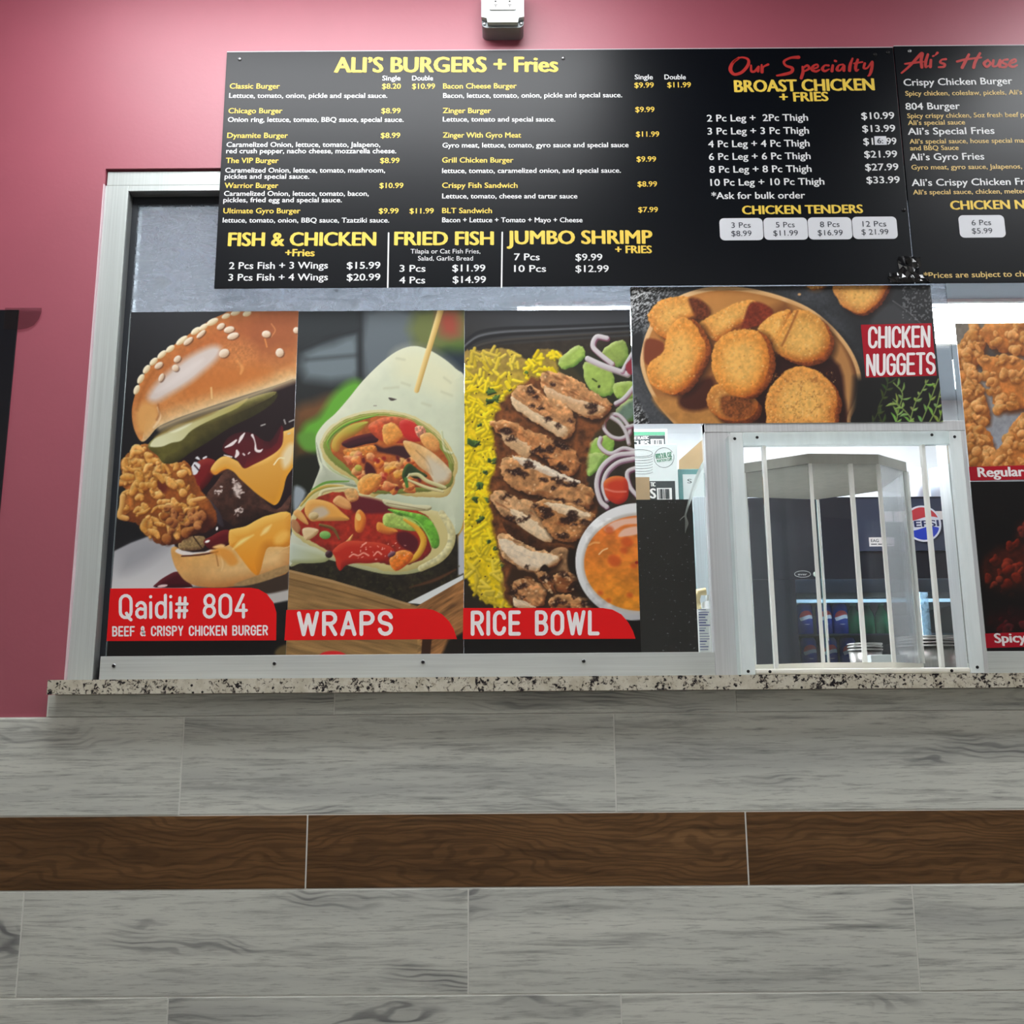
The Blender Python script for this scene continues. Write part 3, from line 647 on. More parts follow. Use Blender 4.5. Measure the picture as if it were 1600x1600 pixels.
class Art:
    def __init__(s, x, y, bg):
        s.x, s.y = x, y; s.c = np.tile(np.array(bg, float), (len(x), 1)) if not callable(bg) else bg(x, y); s.rg = random.Random(7)
    def sub(s, x0, y0, x1, y1): return np.nonzero((s.x > x0) & (s.x < x1) & (s.y > y0) & (s.y < y1))[0]
    def put(s, idx, al, col):
        s.c[idx] += (np.asarray(col, float) - s.c[idx]) * al[:, None]
    def poly(s, pts, col, hi=None, lo=None, R=14, soft=1.2, light=(-.55, -.83), tex=None, warp=None, smooth=4, al=1.0, dark=None):
        """Filled shape with rounded shading: hi on the lit side, lo on the other, dark toward the rim."""
        P = closed(pts, smooth) if smooth else np.array(pts, float)
        m = soft + (warp[0] if warp else 0) + 2
        idx = s.sub(P[:, 0].min() - m, P[:, 1].min() - m, P[:, 0].max() + m, P[:, 1].max() + m)
        if not len(idx): return
        x, y = s.x[idx], s.y[idx]; X, Y = x, y
        if warp:
            a, sc_ = warp; x = x + a * 2 * (fbm(X / sc_, Y / sc_, 11) - .5); y = y + a * 2 * (fbm(X / sc_ + 40, Y / sc_, 12) - .5)
        best = np.full(len(x), 1e18); bx = np.zeros(len(x)); by = np.zeros(len(x)); ins = np.zeros(len(x), bool)
        for i in range(len(P)):
            ax, ay = P[i - 1]; ex, ey = P[i][0] - ax, P[i][1] - ay
            t = np.clip(((x - ax) * ex + (y - ay) * ey) / max(ex * ex + ey * ey, 1e-9), 0, 1)
            dx, dy = x - ax - t * ex, y - ay - t * ey; d = dx * dx + dy * dy
            k = d < best; best[k] = d[k]; bx[k] = dx[k]; by[k] = dy[k]
            if ey: ins ^= ((ay > y) != (P[i][1] > y)) & (x < ax + ex * (y - ay) / ey)
        d = np.sqrt(best); sd = np.where(ins, -d, d)
        cov = np.clip(.5 - sd / soft, 0, 1) * al
        c = col(X, Y) if callable(col) else np.tile(np.array(col, float), (len(x), 1))
        if hi is not None or lo is not None:
            t = np.clip(-sd / R, 0, 1); nn = np.maximum(d, 1e-6)
            sgn = np.where(ins, -1.0, 1.0)
            L = sgn * (bx * light[0] + by * light[1]) / nn * (1 - t)
            if hi is not None: c = c + (np.array(hi, float) - c) * np.clip(L, 0, 1)[:, None]
            if lo is not None: c = c + (np.array(lo, float) - c) * np.clip(-L, 0, 1)[:, None]
        if dark is not None: c = c * (1 - dark * np.clip(1 + sd / R, 0, 1))[:, None]
        if tex: c = c * (1 + tex[0] * 2 * (fbm(X / tex[1], Y / tex[1], 23, 3) - .5))[:, None]
        s.put(idx, cov, c)
    def line(s, pts, w, col, hi=None, lo=None, soft=1.2, al=1.0, light=(-.55, -.83), smooth=5, tex=None):
        """Stroke; the width may be a list; tube shading with hi and lo."""
        P = np.array(pts, float); W = np.array(w if hasattr(w, '__len__') else [w] * len(P), float)
        if smooth and len(P) > 2: Q = spline(np.column_stack([P, W]), smooth); P, W = Q[:, :2], np.maximum(Q[:, 2], .3)
        m = W.max() / 2 + soft + 1
        idx = s.sub(P[:, 0].min() - m, P[:, 1].min() - m, P[:, 0].max() + m, P[:, 1].max() + m)
        if not len(idx): return
        x, y = s.x[idx], s.y[idx]; best = np.full(len(x), 1e18); bx = np.zeros(len(x)); by = np.zeros(len(x)); bw = np.ones(len(x))
        for i in range(len(P) - 1):
            ax, ay = P[i]; ex, ey = P[i + 1] - P[i]
            t = np.clip(((x - ax) * ex + (y - ay) * ey) / max(ex * ex + ey * ey, 1e-9), 0, 1); ww = (W[i] + (W[i + 1] - W[i]) * t) / 2
            dx, dy = x - ax - t * ex, y - ay - t * ey; d = np.hypot(dx, dy) - ww
            k = d < best; best[k] = d[k]; bx[k] = dx[k]; by[k] = dy[k]; bw[k] = ww[k]
        cov = np.clip(.5 - best / soft, 0, 1) * al
        c = col(x, y) if callable(col) else np.tile(np.array(col, float), (len(x), 1))
        if hi is not None or lo is not None:
            L = (bx * light[0] + by * light[1]) / bw
            if hi is not None: c = c + (np.array(hi, float) - c) * np.clip(L, 0, 1)[:, None]
            if lo is not None: c = c + (np.array(lo, float) - c) * np.clip(-L, 0, 1)[:, None]
        if tex: c = c * (1 + tex[0] * 2 * (fbm(x / tex[1], y / tex[1], 29, 2) - .5))[:, None]
        s.put(idx, cov, c)
    def dot(s, x, y, rx, ry, ang, col, hi=None, lo=None, soft=1.2, al=1.0):
        a = math.radians(ang); P = [(x + rx * math.cos(t) * math.cos(a) - ry * math.sin(t) * math.sin(a), y + rx * math.cos(t) * math.sin(a) + ry * math.sin(t) * math.cos(a)) for t in np.linspace(0, 2 * PI, max(14, int(max(rx, ry) * .9)), endpoint=False)]
        s.poly(P, col, hi, lo, min(rx, ry), soft, smooth=0, al=al)
    def texture(s, amp, sx, sy, seed=3, region=None, thr=None, col=None):
        idx = s.sub(*region) if region else np.arange(len(s.x)); n = fbm(s.x[idx] / sx, s.y[idx] / sy, seed, 3)
        if thr is None: s.c[idx] *= (1 + amp * 2 * (n - .5))[:, None]
        else: s.put(idx, np.clip((n - thr) * 8, 0, 1) * amp, col)
    def inside(s, pts, n):
        """n random points of a polygon."""
        P = np.array(pts, float); out = []; lo, hi = P.min(0), P.max(0)
        while len(out) < n:
            x, y = s.rg.uniform(lo[0], hi[0]), s.rg.uniform(lo[1], hi[1]); c = False
            for i in range(len(P)):
                (x0, y0), (x1, y1) = P[i - 1], P[i]
                if (y0 > y) != (y1 > y) and x < x0 + (x1 - x0) * (y - y0) / (y1 - y0): c = not c
            if c: out.append((x, y))
        return out
    def curls(s, pts, n, w, col, hi, lo, lng=9, jit=18):
        """Knobbly fried crust: bent tubes and round knobs, farther ones first."""
        for x, y in sorted(s.inside(pts, n), key=lambda p: p[1] - p[0] * .3 + s.rg.uniform(-30, 30)):
            a = s.rg.uniform(0, 2 * PI); l = s.rg.uniform(.2, 1.0) * lng; b = a + s.rg.uniform(-1.6, 1.6); j = s.rg.uniform(-jit, jit); ww = s.rg.choice((.6, .8, 1.0, 1.25, 1.5)) * w
            cc = np.clip(np.array(col, float) + j, 0, 255); h2 = np.clip(np.array(hi) + j, 0, 255)
            q = [(x, y), (x + l * math.cos(a), y + l * math.sin(a)), (x + l * math.cos(a) + l * .8 * math.cos(b), y + l * math.sin(a) + l * .8 * math.sin(b))]
            s.line([(u + 1.2, v + 1.8) for u, v in q], [ww + 1.2, ww * 1.1 + 1.2, ww * .8 + 1.2], np.array(lo) * .7, al=.45, soft=4, smooth=3)
            s.line(q, [ww * .9, ww * 1.15, ww * .7], cc, h2, lo, smooth=3, soft=1.6, tex=(.10, 4))
            if s.rg.random() < .5: s.dot(x + s.rg.uniform(-5, 5), y + s.rg.uniform(-5, 5), ww * s.rg.uniform(.35, .6), ww * s.rg.uniform(.3, .5), s.rg.uniform(0, 180), cc, h2, lo, soft=1.8)
    def glints(s, pts, n, r, col=(245, 240, 238)):
        for x, y in s.inside(pts, n): s.dot(x, y, s.rg.uniform(.5, 1.5) * r, s.rg.uniform(.3, .7) * r, s.rg.uniform(0, 180), col, al=s.rg.uniform(.5, 1))

def paint_burger(x, y):
    A = Art(x, y, grad(250, 490, (46, 47, 51), 230, 640, (25, 25, 29)))
    A.poly([(160, 870), (176, 862), (205, 848), (232, 838), (262, 841), (300, 868), (452, 884), (452, 930), (160, 930)], grad(200, 850, (176, 176, 181), 210, 915, (214, 213, 214)), soft=3, smooth=0)
    A.poly([(195, 862), (230, 846), (260, 852), (230, 880), (190, 895)], (150, 150, 156), soft=22, al=.7)
    A.poly([(300, 917), (380, 914), (452, 880), (452, 926), (430, 930), (300, 922)], (60, 46, 38), soft=6, smooth=0)
    A.poly([(405, 931), (430, 926), (452, 921), (452, 940), (425, 944)], (190, 186, 182), soft=4, smooth=0); A.poly([(425, 944), (452, 938), (452, 1024), (425, 1024)], (22, 20, 22), soft=4, smooth=0)
    A.poly([(160, 1001), (455, 999), (455, 1026), (160, 1026)], (10, 9, 10), smooth=0); A.dot(446, 1016, 18, 9, -20, (92, 76, 44), soft=5)
    A.poly([(243, 918), (246, 910), (258, 901), (275, 893), (285, 898), (298, 912), (296, 918)], (72, 14, 26), (110, 40, 50), (40, 6, 14), 8); A.dot(254, 915.5, 8, 2.2, -8, (236, 205, 205))
    # lower bun
    A.poly([(267, 860), (275, 854), (300, 862), (350, 846), (452, 842), (452, 891), (420, 904), (385, 913), (345, 918), (310, 916), (292, 909), (281, 898), (272, 882)], grad(300, 850, (214, 150, 78), 330, 915, (232, 190, 128)), (236, 186, 112), (176, 110, 52), 26, tex=(.06, 9))
    A.poly([(365, 913), (400, 900), (452, 882), (452, 892), (420, 906), (385, 915)], (168, 134, 88), None, None, soft=2, tex=(.12, 4)); A.line([(343, 862), (348, 880), (346, 892)], [2, 3, 1], (240, 200, 140), al=.7); A.line([(337, 862), (341, 884)], 2.4, (160, 96, 44), al=.6)
    A.poly([(274, 862), (282, 856), (310, 856), (338, 861), (310, 865), (290, 868)], (236, 226, 220), soft=2); A.line([(284, 869), (312, 867), (340, 862)], 2.5, (86, 36, 26))
    # dark middle: sauce and patty
    A.poly([(262, 720), (300, 700), (370, 655), (420, 615), (466, 596), (466, 812), (400, 818), (352, 846), (320, 862), (285, 860), (270, 842), (300, 800)], (32, 17, 22), soft=2, smooth=2)
    A.poly([(284, 842), (318, 838), (318, 856), (300, 860), (280, 858)], (150, 122, 80), (180, 150, 110), (90, 60, 40), 6, tex=(.3, 3)); A.line([(302, 838), (315, 856)], 2, (52, 30, 20))
    A.poly([(318, 846), (330, 838), (350, 828), (368, 832), (362, 848), (345, 856), (328, 858)], (92, 14, 24), (130, 40, 40), (50, 8, 14), 9); A.dot(324, 846, 4, 2, -20, (250, 246, 244)); A.dot(339, 826, 1.7, 3, 10, (250, 246, 244))
    A.poly([(322, 776), (336, 756), (352, 736), (368, 738), (400, 768), (432, 796), (456, 772), (458, 806), (420, 806), (396, 812), (372, 824), (350, 812), (330, 800)], (66, 40, 33), (96, 62, 52), (34, 20, 18), 24, tex=(.35, 6))
    A.poly([(327, 782), (336, 790), (346, 806), (350, 824), (340, 818), (330, 800)], (58, 48, 56), (100, 88, 96), (26, 16, 20), 5)
    for q, n in (([(362, 746), (374, 750), (382, 768), (376, 780), (366, 770)], 34), ([(334, 768), (346, 758), (348, 766), (338, 776)], 14), ([(366, 798), (380, 790), (382, 798), (368, 808)], 18)): A.glints(q, n, 2.2, (226, 208, 200))
    A.poly([(366, 755), (372, 756), (377, 768), (371, 776), (366, 770)], (222, 204, 196), soft=5, al=.7)
    # upper cheese and sauce
    A.poly([(300, 730), (320, 716), (338, 722), (334, 742), (322, 760), (310, 768), (300, 750)], (120, 24, 28), (160, 60, 50), (60, 8, 14), 12)
    A.poly([(329, 734), (336, 722), (346, 714), (356, 713), (366, 718), (384, 724), (415, 716), (432, 700), (438, 678), (450, 672), (466, 670), (462, 720), (448, 745), (443, 765), (437, 782), (430, 789), (422, 786), (402, 772), (385, 757), (374, 747), (366, 738), (356, 733), (346, 736), (336, 742)], grad(400, 700, (232, 174, 84), 425, 780, (216, 148, 46)), (250, 204, 110), (232, 160, 44), 9)
    A.poly([(440, 712), (452, 694), (460, 698), (456, 720), (444, 732)], (240, 226, 190), soft=9, al=.85); A.line([(330, 737), (338, 740), (352, 733)], 4, (222, 120, 40), al=.5, soft=4); A.line([(428, 726), (436, 716), (444, 716)], 2, (250, 236, 190))
    A.poly([(348, 704), (354, 686), (372, 676), (392, 676), (420, 690), (440, 664), (442, 690), (434, 704), (416, 716), (396, 726), (382, 732), (374, 724), (366, 714)], (86, 20, 30), (60, 18, 26), (112, 24, 30), 16)
    for pts, w in (([(352, 699), (362, 694), (369, 688)], [2, 5, 3]), ([(373, 692), (377, 684), (382, 677)], [2, 5, 2]), ([(350, 711), (362, 714)], [1.4, 2.2]), ([(370, 704), (371, 709), (368, 714)], [3, 6, 3]), ([(394, 680), (397, 686), (399, 694), (400, 703), (406, 705), (410, 702)], [4, 2, 2, 4, 4, 1.4]), ([(380, 709), (382, 711)], [2.4, 2.4]), ([(388, 709), (390, 707)], [2, 2])): A.line(pts, w, (240, 228, 226))
    for pts in ([(394, 624), (398, 636), (404, 641), (411, 636), (412, 626)], [(408, 665), (414, 663)], [(444, 656), (446, 662)], [(452, 659), (459, 656)], [(450, 678), (453, 677)]): A.line(pts, 2.2, (196, 196, 190), al=.8)
    for pts in ([(297, 736), (303, 722), (310, 724), (313, 728), (308, 740), (302, 742)], [(305, 716), (309, 713), (313, 719)], [(318, 716), (322, 714)]):
        A.poly(pts, (228, 226, 230), soft=1.5, smooth=2) if len(pts) > 2 else A.line(pts, 3, (228, 226, 230))
    A.line([(304, 727), (311, 735)], 2.4, (54, 22, 30))
    # lower cheese
    A.poly([(358, 830), (366, 826), (384, 822), (402, 812), (420, 805), (454, 802), (454, 850), (432, 854), (418, 856), (412, 872), (407, 892), (402, 899), (392, 892), (378, 874), (366, 858), (358, 850)], grad(380, 820, (236, 172, 70), 395, 890, (238, 150, 36)), (252, 206, 104), (206, 126, 34), 14)
    A.line([(364, 858), (378, 846), (396, 836)], [1, 6, 1], (252, 232, 150), soft=4, al=.8); A.line([(408, 836), (416, 828), (424, 820)], [2, 7, 1], (253, 226, 150), soft=4, al=.8); A.poly([(332, 855), (345, 850), (352, 853), (345, 858)], (250, 200, 130), soft=3)
    A.poly([(328, 862), (345, 856), (362, 862), (372, 878), (360, 884), (345, 870)], (228, 148, 54), soft=5, al=.8); A.dot(440, 840, 14, 8, -40, (250, 196, 96), soft=8, al=.8)
    # crispy chicken
    base = [(190, 718), (208, 702), (232, 692), (250, 700), (268, 722), (292, 722), (302, 742), (316, 770), (330, 785), (340, 812), (330, 828), (300, 836), (276, 850), (252, 852), (232, 838), (208, 818), (186, 806), (196, 770), (188, 742)]
    A.poly(base, (150, 80, 34), (196, 124, 58), (64, 26, 18), 30, soft=2, tex=(.3, 7), warp=(4, 9))
    A.poly([(238, 740), (262, 740), (262, 766), (246, 772), (232, 760)], (96, 34, 28), soft=7, al=.8); A.poly([(270, 800), (300, 792), (332, 812), (318, 832), (290, 826)], (60, 22, 22), soft=10, al=.8)
    A.curls([(192, 720), (228, 698), (262, 716), (288, 728), (300, 752), (306, 778), (300, 806), (262, 836), (236, 832), (204, 812), (190, 800), (200, 766), (190, 745)], 105, 7.4, (224, 160, 78), (248, 208, 134), (156, 82, 28), 12)
    A.curls([(258, 790), (296, 800), (320, 815), (312, 830), (276, 846), (254, 846)], 20, 9, (168, 98, 48), (206, 144, 80), (80, 34, 20), 8)
    A.line([(192, 776), (190, 792), (187, 806), (198, 810)], [9, 8, 9, 8], (226, 168, 90), (246, 210, 140), (160, 92, 40)); A.line([(303, 782), (312, 780), (320, 778)], [7, 8, 5], (224, 160, 84), (246, 206, 140), (140, 70, 30))
    # pickle
    A.poly([(231, 698), (244, 682), (272, 668), (318, 650), (366, 632), (402, 618), (432, 612), (428, 628), (400, 648), (360, 668), (326, 690), (300, 706), (276, 722), (256, 724), (246, 712)], grad(250, 700, (98, 92, 42), 410, 630, (56, 48, 24)), (150, 144, 80), (50, 46, 20), 16, tex=(.16, 10))
    A.poly([(234, 697), (246, 682), (276, 668), (320, 650), (368, 630), (388, 622), (370, 638), (330, 656), (300, 672), (284, 688), (268, 692), (252, 698)], grad(250, 690, (222, 220, 178), 372, 634, (176, 164, 92)), soft=2); A.poly([(262, 674), (278, 664), (300, 660), (290, 668), (272, 676)], (232, 230, 196), soft=3)
    A.poly([(240, 684), (262, 668), (300, 654), (340, 640), (330, 648), (290, 664), (262, 676)], (142, 116, 60), soft=4, al=.75)
    # top bun
    A.poly([(217, 686), (209, 668), (206, 645), (209, 624), (216, 603), (226, 584), (239, 566), (256, 551), (276, 536), (300, 519), (326, 502), (346, 492), (372, 483), (475, 470), (475, 585), (458, 592), (428, 603), (390, 615), (350, 628), (300, 645), (268, 657), (246, 668), (232, 684), (224, 690)], grad(300, 540, (184, 104, 54), 330, 630, (206, 136, 74)), (196, 120, 62), (226, 190, 140), 24, tex=(.10, 6))
    A.poly([(390, 490), (475, 478), (475, 545), (420, 560), (370, 540)], (152, 82, 50), soft=50, al=.75); A.poly([(300, 592), (350, 572), (400, 570), (420, 585), (370, 606), (320, 616), (285, 622)], (196, 112, 50), soft=24, al=.7)
    A.poly([(214, 670), (212, 640), (226, 628), (246, 636), (244, 660), (228, 678)], (224, 168, 98), soft=12, al=.8)
    A.line([(250, 668), (300, 648), (380, 622), (462, 592)], 9, (222, 196, 152), soft=9, al=.75); A.line([(246, 636), (250, 650), (246, 660), (240, 668)], [2, 4, 4, 3], (236, 204, 160), al=.8); A.line([(247, 632), (249, 646), (245, 656)], 3, (150, 84, 40), al=.6, soft=3)
    A.poly([(231, 622), (240, 604), (262, 582), (290, 560), (318, 545), (336, 540), (346, 546), (338, 562), (316, 582), (296, 598), (268, 615), (244, 628)], (212, 198, 190), soft=12); A.poly([(244, 612), (270, 588), (300, 566), (318, 562), (300, 584), (268, 606)], (222, 210, 204), soft=10)
    A.line([(368, 560), (378, 574), (376, 584)], [1, 5, 3], (228, 160, 92), soft=3, al=.8); A.line([(330, 606), (331, 622)], 3, (240, 204, 140), al=.7); A.line([(414, 530), (417, 542)], 2.5, (230, 150, 80), al=.7); A.line([(424, 506), (430, 516), (424, 526)], 2, (222, 150, 90), al=.6)
    A.poly([(350, 540), (385, 532), (400, 556), (372, 572)], (212, 138, 78), soft=20, al=.5, tex=(.3, 3)); A.line([(240, 580), (222, 612), (214, 640)], 4, (150, 82, 36), soft=6, al=.5)
    for sx, sy, l, wd, an in ((213.5, 609, 8, 4.5, -68), (220, 592, 8.5, 4.6, -60), (229, 577, 8, 4.6, -55), (240, 565, 8, 4.5, -45), (253, 554, 9, 4.5, -42), (266, 545, 8, 4.5, -38), (284, 532, 11, 4.6, -38), (306, 517, 9, 4.6, -35), (318, 511, 8, 4.2, -33), (332, 503, 10, 5, -28), (353, 494, 7, 4, -22), (368, 489, 8, 4, -18), (386, 490, 7, 4.5, -20)):
        A.dot(sx, sy, l, wd, an, (238, 222, 186), (250, 240, 214), (196, 160, 110))
    for sx, sy, l, wd, an in ((294, 533, 9, 4, -40), (314, 522, 9, 3.4, -42), (345, 510, 7, 4.4, -35), (358, 515, 8.5, 5, -15), (364, 525, 9.5, 5, -20), (350, 552, 8.5, 6.5, -30), (416, 522, 7, 5.6, 0), (437, 551, 6.4, 7, 0), (463, 516, 5, 5, 0), (277, 561, 6.5, 4.6, -45), (274, 575, 5.2, 5.5, -45), (252, 590, 7, 3.8, -65), (248, 571, 7.4, 4.4, -35)):
        A.dot(sx + 1.6, sy + 1.4, l, wd, an, (96, 60, 44), al=.75, soft=2); A.dot(sx, sy, l, wd, an, (228, 204, 178), (244, 232, 214), (188, 150, 116))
    return A.c

def paint_wrap(x, y):
    A = Art(x, y, grad(470, 490, (44, 50, 54), 470, 760, (26, 26, 24)))
    sf = 22
    for pts, c in (([(476, 550), (520, 535), (556, 522), (562, 560), (555, 592), (478, 592)], (112, 124, 130)), ([(570, 486), (648, 486), (650, 545), (610, 570), (568, 592)], (100, 109, 115)), ([(648, 486), (730, 486), (730, 545), (650, 542)], (108, 116, 66)), ([(686, 488), (714, 488), (716, 524), (690, 522)], (160, 74, 58)), ([(700, 540), (730, 536), (730, 552), (690, 552)], (78, 110, 44)), ([(672, 556), (730, 552), (730, 616), (700, 590)], (38, 50, 62)), ([(460, 640), (490, 628), (525, 616), (520, 640), (480, 668), (460, 690)], (112, 74, 44)), ([(462, 668), (490, 660), (500, 690), (462, 720)], (84, 60, 30))): A.poly(pts, c, soft=sf, smooth=2)
    A.line([(478, 562), (560, 555)], 5, (60, 66, 70), soft=8, al=.8); A.line([(470, 546), (520, 526), (560, 516)], 7, (34, 38, 42), soft=8); A.line([(562, 490), (563, 590)], 8, (36, 40, 44), soft=8)
    A.poly([(468, 690), (476, 664), (498, 650), (516, 622), (536, 602), (556, 594), (566, 604), (548, 636), (520, 668), (498, 690), (500, 704), (486, 704)], (100, 168, 54), soft=15); A.poly([(466, 680), (492, 676), (494, 700), (476, 702)], (96, 150, 56), soft=8)
    A.poly([(460, 720), (500, 720), (490, 760), (470, 790), (456, 800)], (26, 28, 20), soft=10)
    A.poly([(460, 760), (478, 770), (460, 800)], (150, 160, 168), soft=6)
    # tray
    A.poly([(448, 880), (730, 800), (730, 905), (640, 948), (440, 892)], (36, 31, 22), smooth=0, tex=(.5, 8)); A.poly([(712, 800), (730, 810), (730, 880), (718, 850)], (196, 150, 50), soft=8); A.poly([(716, 838), (724, 826), (726, 895), (716, 900)], (186, 190, 196), soft=3, smooth=0)
    A.line([(640, 918), (680, 906), (712, 890)], [2, 5, 3], (84, 52, 32), soft=3); A.texture(.5, 5, 5, 31, (460, 880, 720, 945), .62, (70, 66, 38))
    A.poly([(636, 942), (724, 898), (724, 906), (658, 944)], (222, 226, 224), smooth=0)
    # wood
    A.poly([(444, 889), (452, 890), (520, 906), (600, 934), (640, 943), (668, 952), (664, 1024), (440, 1024)], (146, 112, 68), smooth=0); A.poly([(650, 948), (726, 904), (726, 1024), (660, 1024)], (146, 100, 58), smooth=0)
    i1 = A.sub(440, 885, 668, 1026); m = A.y[i1] > 889 + (A.x[i1] - 448) * .285; i1 = i1[m]
    A.c[i1] *= (1 + .30 * 2 * (fbm((A.x[i1] + A.y[i1] * .4) / 46, (A.y[i1] - A.x[i1] * .24) / 4.0, 5, 4) - .5))[:, None]
    i2 = A.sub(652, 900, 728, 1026); m = A.y[i2] > 948 - (A.x[i2] - 652) * .60; i2 = i2[m]
    A.c[i2] *= (1 + .45 * 2 * (fbm((A.x[i2] - A.y[i2]) / 40, (A.y[i2] + A.x[i2] * .62) / 4.4, 6, 4) - .5))[:, None]
    A.line([(452, 892), (540, 914), (640, 945)], 3.5, (186, 150, 104), al=.8); A.line([(450, 904), (540, 926), (628, 952)], 2.4, (98, 70, 40), al=.7)
    A.poly([(660, 996), (675, 996), (672, 1024), (658, 1024)], (56, 32, 20), smooth=0); A.poly([(700, 1000), (730, 985), (730, 1024), (690, 1024)], (26, 20, 16), soft=6, smooth=0); A.dot(520, 1026, 22, 9, 0, (206, 30, 34))
    # tortilla bodies
    A.poly([(452, 884), (452, 850), (462, 812), (482, 776), (496, 742), (506, 726), (540, 750), (600, 780), (700, 790), (712, 830), (700, 868), (660, 892), (612, 898), (560, 888), (512, 874), (500, 876), (470, 880)], grad(470, 800, (196, 200, 180), 600, 890, (206, 204, 160)), (216, 218, 196), (150, 150, 104), 16)
    A.poly([(452, 850), (470, 852), (512, 866), (508, 878), (470, 880), (452, 876)], grad(455, 850, (190, 200, 184), 500, 870, (178, 182, 138)), (210, 216, 196), (140, 142, 96), 8)
    A.poly([(497, 720), (493, 690), (496, 676), (508, 660), (524, 646), (545, 622), (566, 596), (592, 570), (618, 550), (642, 541), (664, 544), (690, 558), (712, 576), (728, 598), (730, 700), (726, 790), (720, 828), (706, 834), (690, 804), (640, 790), (560, 770), (520, 752), (506, 742)], grad(560, 640, (214, 219, 193), 726, 700, (204, 210, 182)), (226, 228, 202), (176, 186, 156), 22, tex=(.025, 14))
    A.poly([(618, 556), (650, 546), (690, 562), (716, 590), (700, 620), (650, 600), (620, 590)], (226, 222, 184), soft=30, al=.7)
    for q in ([(600, 607), (622, 605)], [(694, 590), (704, 598)], [(660, 630), (672, 634)], [(690, 612), (706, 618)], [(620, 560), (632, 562)], [(628, 598), (640, 602)]): A.line(q, 3, (186, 186, 150), soft=4, al=.5)
    A.line([(608, 622), (612, 624), (619, 624)], [2, 4.5, 1], (72, 62, 56)); A.line([(584, 634), (588, 634)], 1.4, (110, 96, 80), al=.6)
    A.poly([(494, 690), (500, 720), (520, 738), (545, 748), (560, 760), (520, 762), (492, 772), (496, 745), (504, 730)], (176, 182, 158), (204, 208, 186), (120, 130, 100), 10); A.line([(506, 712), (516, 730), (540, 744), (560, 752)], [3, 6, 5, 2], (196, 204, 160), (216, 222, 184), (130, 146, 90))
    # upper cut face
    up = [(500, 694), (508, 675), (526, 658), (556, 645), (600, 640), (640, 648), (672, 664), (698, 690), (713, 718), (713, 742), (704, 768), (690, 778), (640, 775), (600, 770), (572, 780), (552, 752), (524, 734), (506, 716)]
    A.poly(up, (206, 190, 122), (222, 216, 170), (180, 150, 86), 8, warp=(2, 12))
    A.poly([(505, 695), (513, 678), (532, 661), (560, 649), (600, 645), (640, 653), (668, 668), (694, 694), (709, 720), (708, 742), (698, 764), (640, 770), (580, 770), (556, 748), (530, 730), (510, 712)], (128, 140, 62), (150, 168, 70), (92, 90, 40), 6, warp=(2, 9))
    A.poly([(516, 696), (522, 682), (540, 667), (566, 655), (602, 650), (640, 658), (664, 674), (686, 698), (700, 722), (700, 744), (690, 760), (640, 762), (590, 766), (566, 756), (540, 726), (520, 710)], (178, 92, 42), None, (116, 44, 26), 14, tex=(.25, 8), warp=(2, 9))
    g = A.rg
    A.poly([(518, 700), (522, 684), (540, 668), (560, 660), (576, 660), (560, 676), (536, 690), (528, 706)], grad(530, 680, (196, 150, 60), 566, 664, (150, 164, 58)), (206, 190, 90), (150, 96, 36), 8)
    A.poly([(534, 692), (548, 684), (570, 678), (590, 676), (590, 690), (572, 694), (548, 700), (538, 698)], (64, 24, 34), (120, 50, 44), (40, 14, 22), 6); A.poly([(576, 664), (600, 652), (630, 652), (650, 662), (640, 690), (600, 690), (580, 676)], (196, 80, 46), (222, 130, 90), (140, 40, 30), 10, tex=(.25, 6))
    A.poly([(624, 660), (640, 656), (658, 672), (664, 686), (646, 690), (630, 680)], (198, 42, 38), (226, 96, 84), (150, 20, 26), 8); A.poly([(648, 668), (662, 666), (666, 682), (654, 684)], (196, 130, 104), (226, 180, 150), (150, 60, 40), 6, tex=(.5, 3))
    A.poly([(598, 668), (610, 660), (624, 668), (628, 684), (610, 696), (600, 690)], (226, 150, 70), (244, 196, 118), (176, 86, 30), 8, tex=(.14, 4), warp=(2, 6)); A.poly([(656, 682), (672, 676), (686, 690), (684, 706), (666, 700)], (222, 156, 86), (240, 194, 126), (160, 86, 40), 8, tex=(.12, 4))
    A.poly([(586, 694), (600, 700), (620, 696), (636, 700), (644, 720), (620, 712), (600, 708), (588, 704)], (58, 26, 32), soft=4); A.poly([(536, 704), (556, 700), (584, 696), (588, 708), (570, 716), (560, 724), (548, 720)], (212, 124, 50), (236, 170, 90), (150, 66, 26), 8, tex=(.3, 4))
    chunk = [(540, 712), (585, 704), (640, 716), (660, 740), (650, 764), (590, 768), (560, 744)]
    for px, py in A.inside(chunk, 34): A.poly([(px + g.uniform(5, 11) * math.cos(t) * 1.1, py + g.uniform(5, 10) * math.sin(t)) for t in np.linspace(0, 2 * PI, 7, endpoint=False)], (g.uniform(206, 232), g.uniform(110, 160), g.uniform(44, 90)), (246, 196, 128), (150, 50, 24), 7, tex=(.12, 4))
    for px, py in A.inside(chunk, 16): A.dot(px, py, g.uniform(2, 6), g.uniform(2, 4), g.uniform(0, 180), g.choice(((150, 34, 26), (96, 26, 30), (180, 50, 30))), soft=3)
    A.poly([(572, 722), (582, 728), (588, 740), (580, 752), (570, 738)], (70, 22, 28), soft=3); A.dot(560, 731, 6, 5, 20, (176, 168, 66), (210, 200, 110), (130, 110, 40))
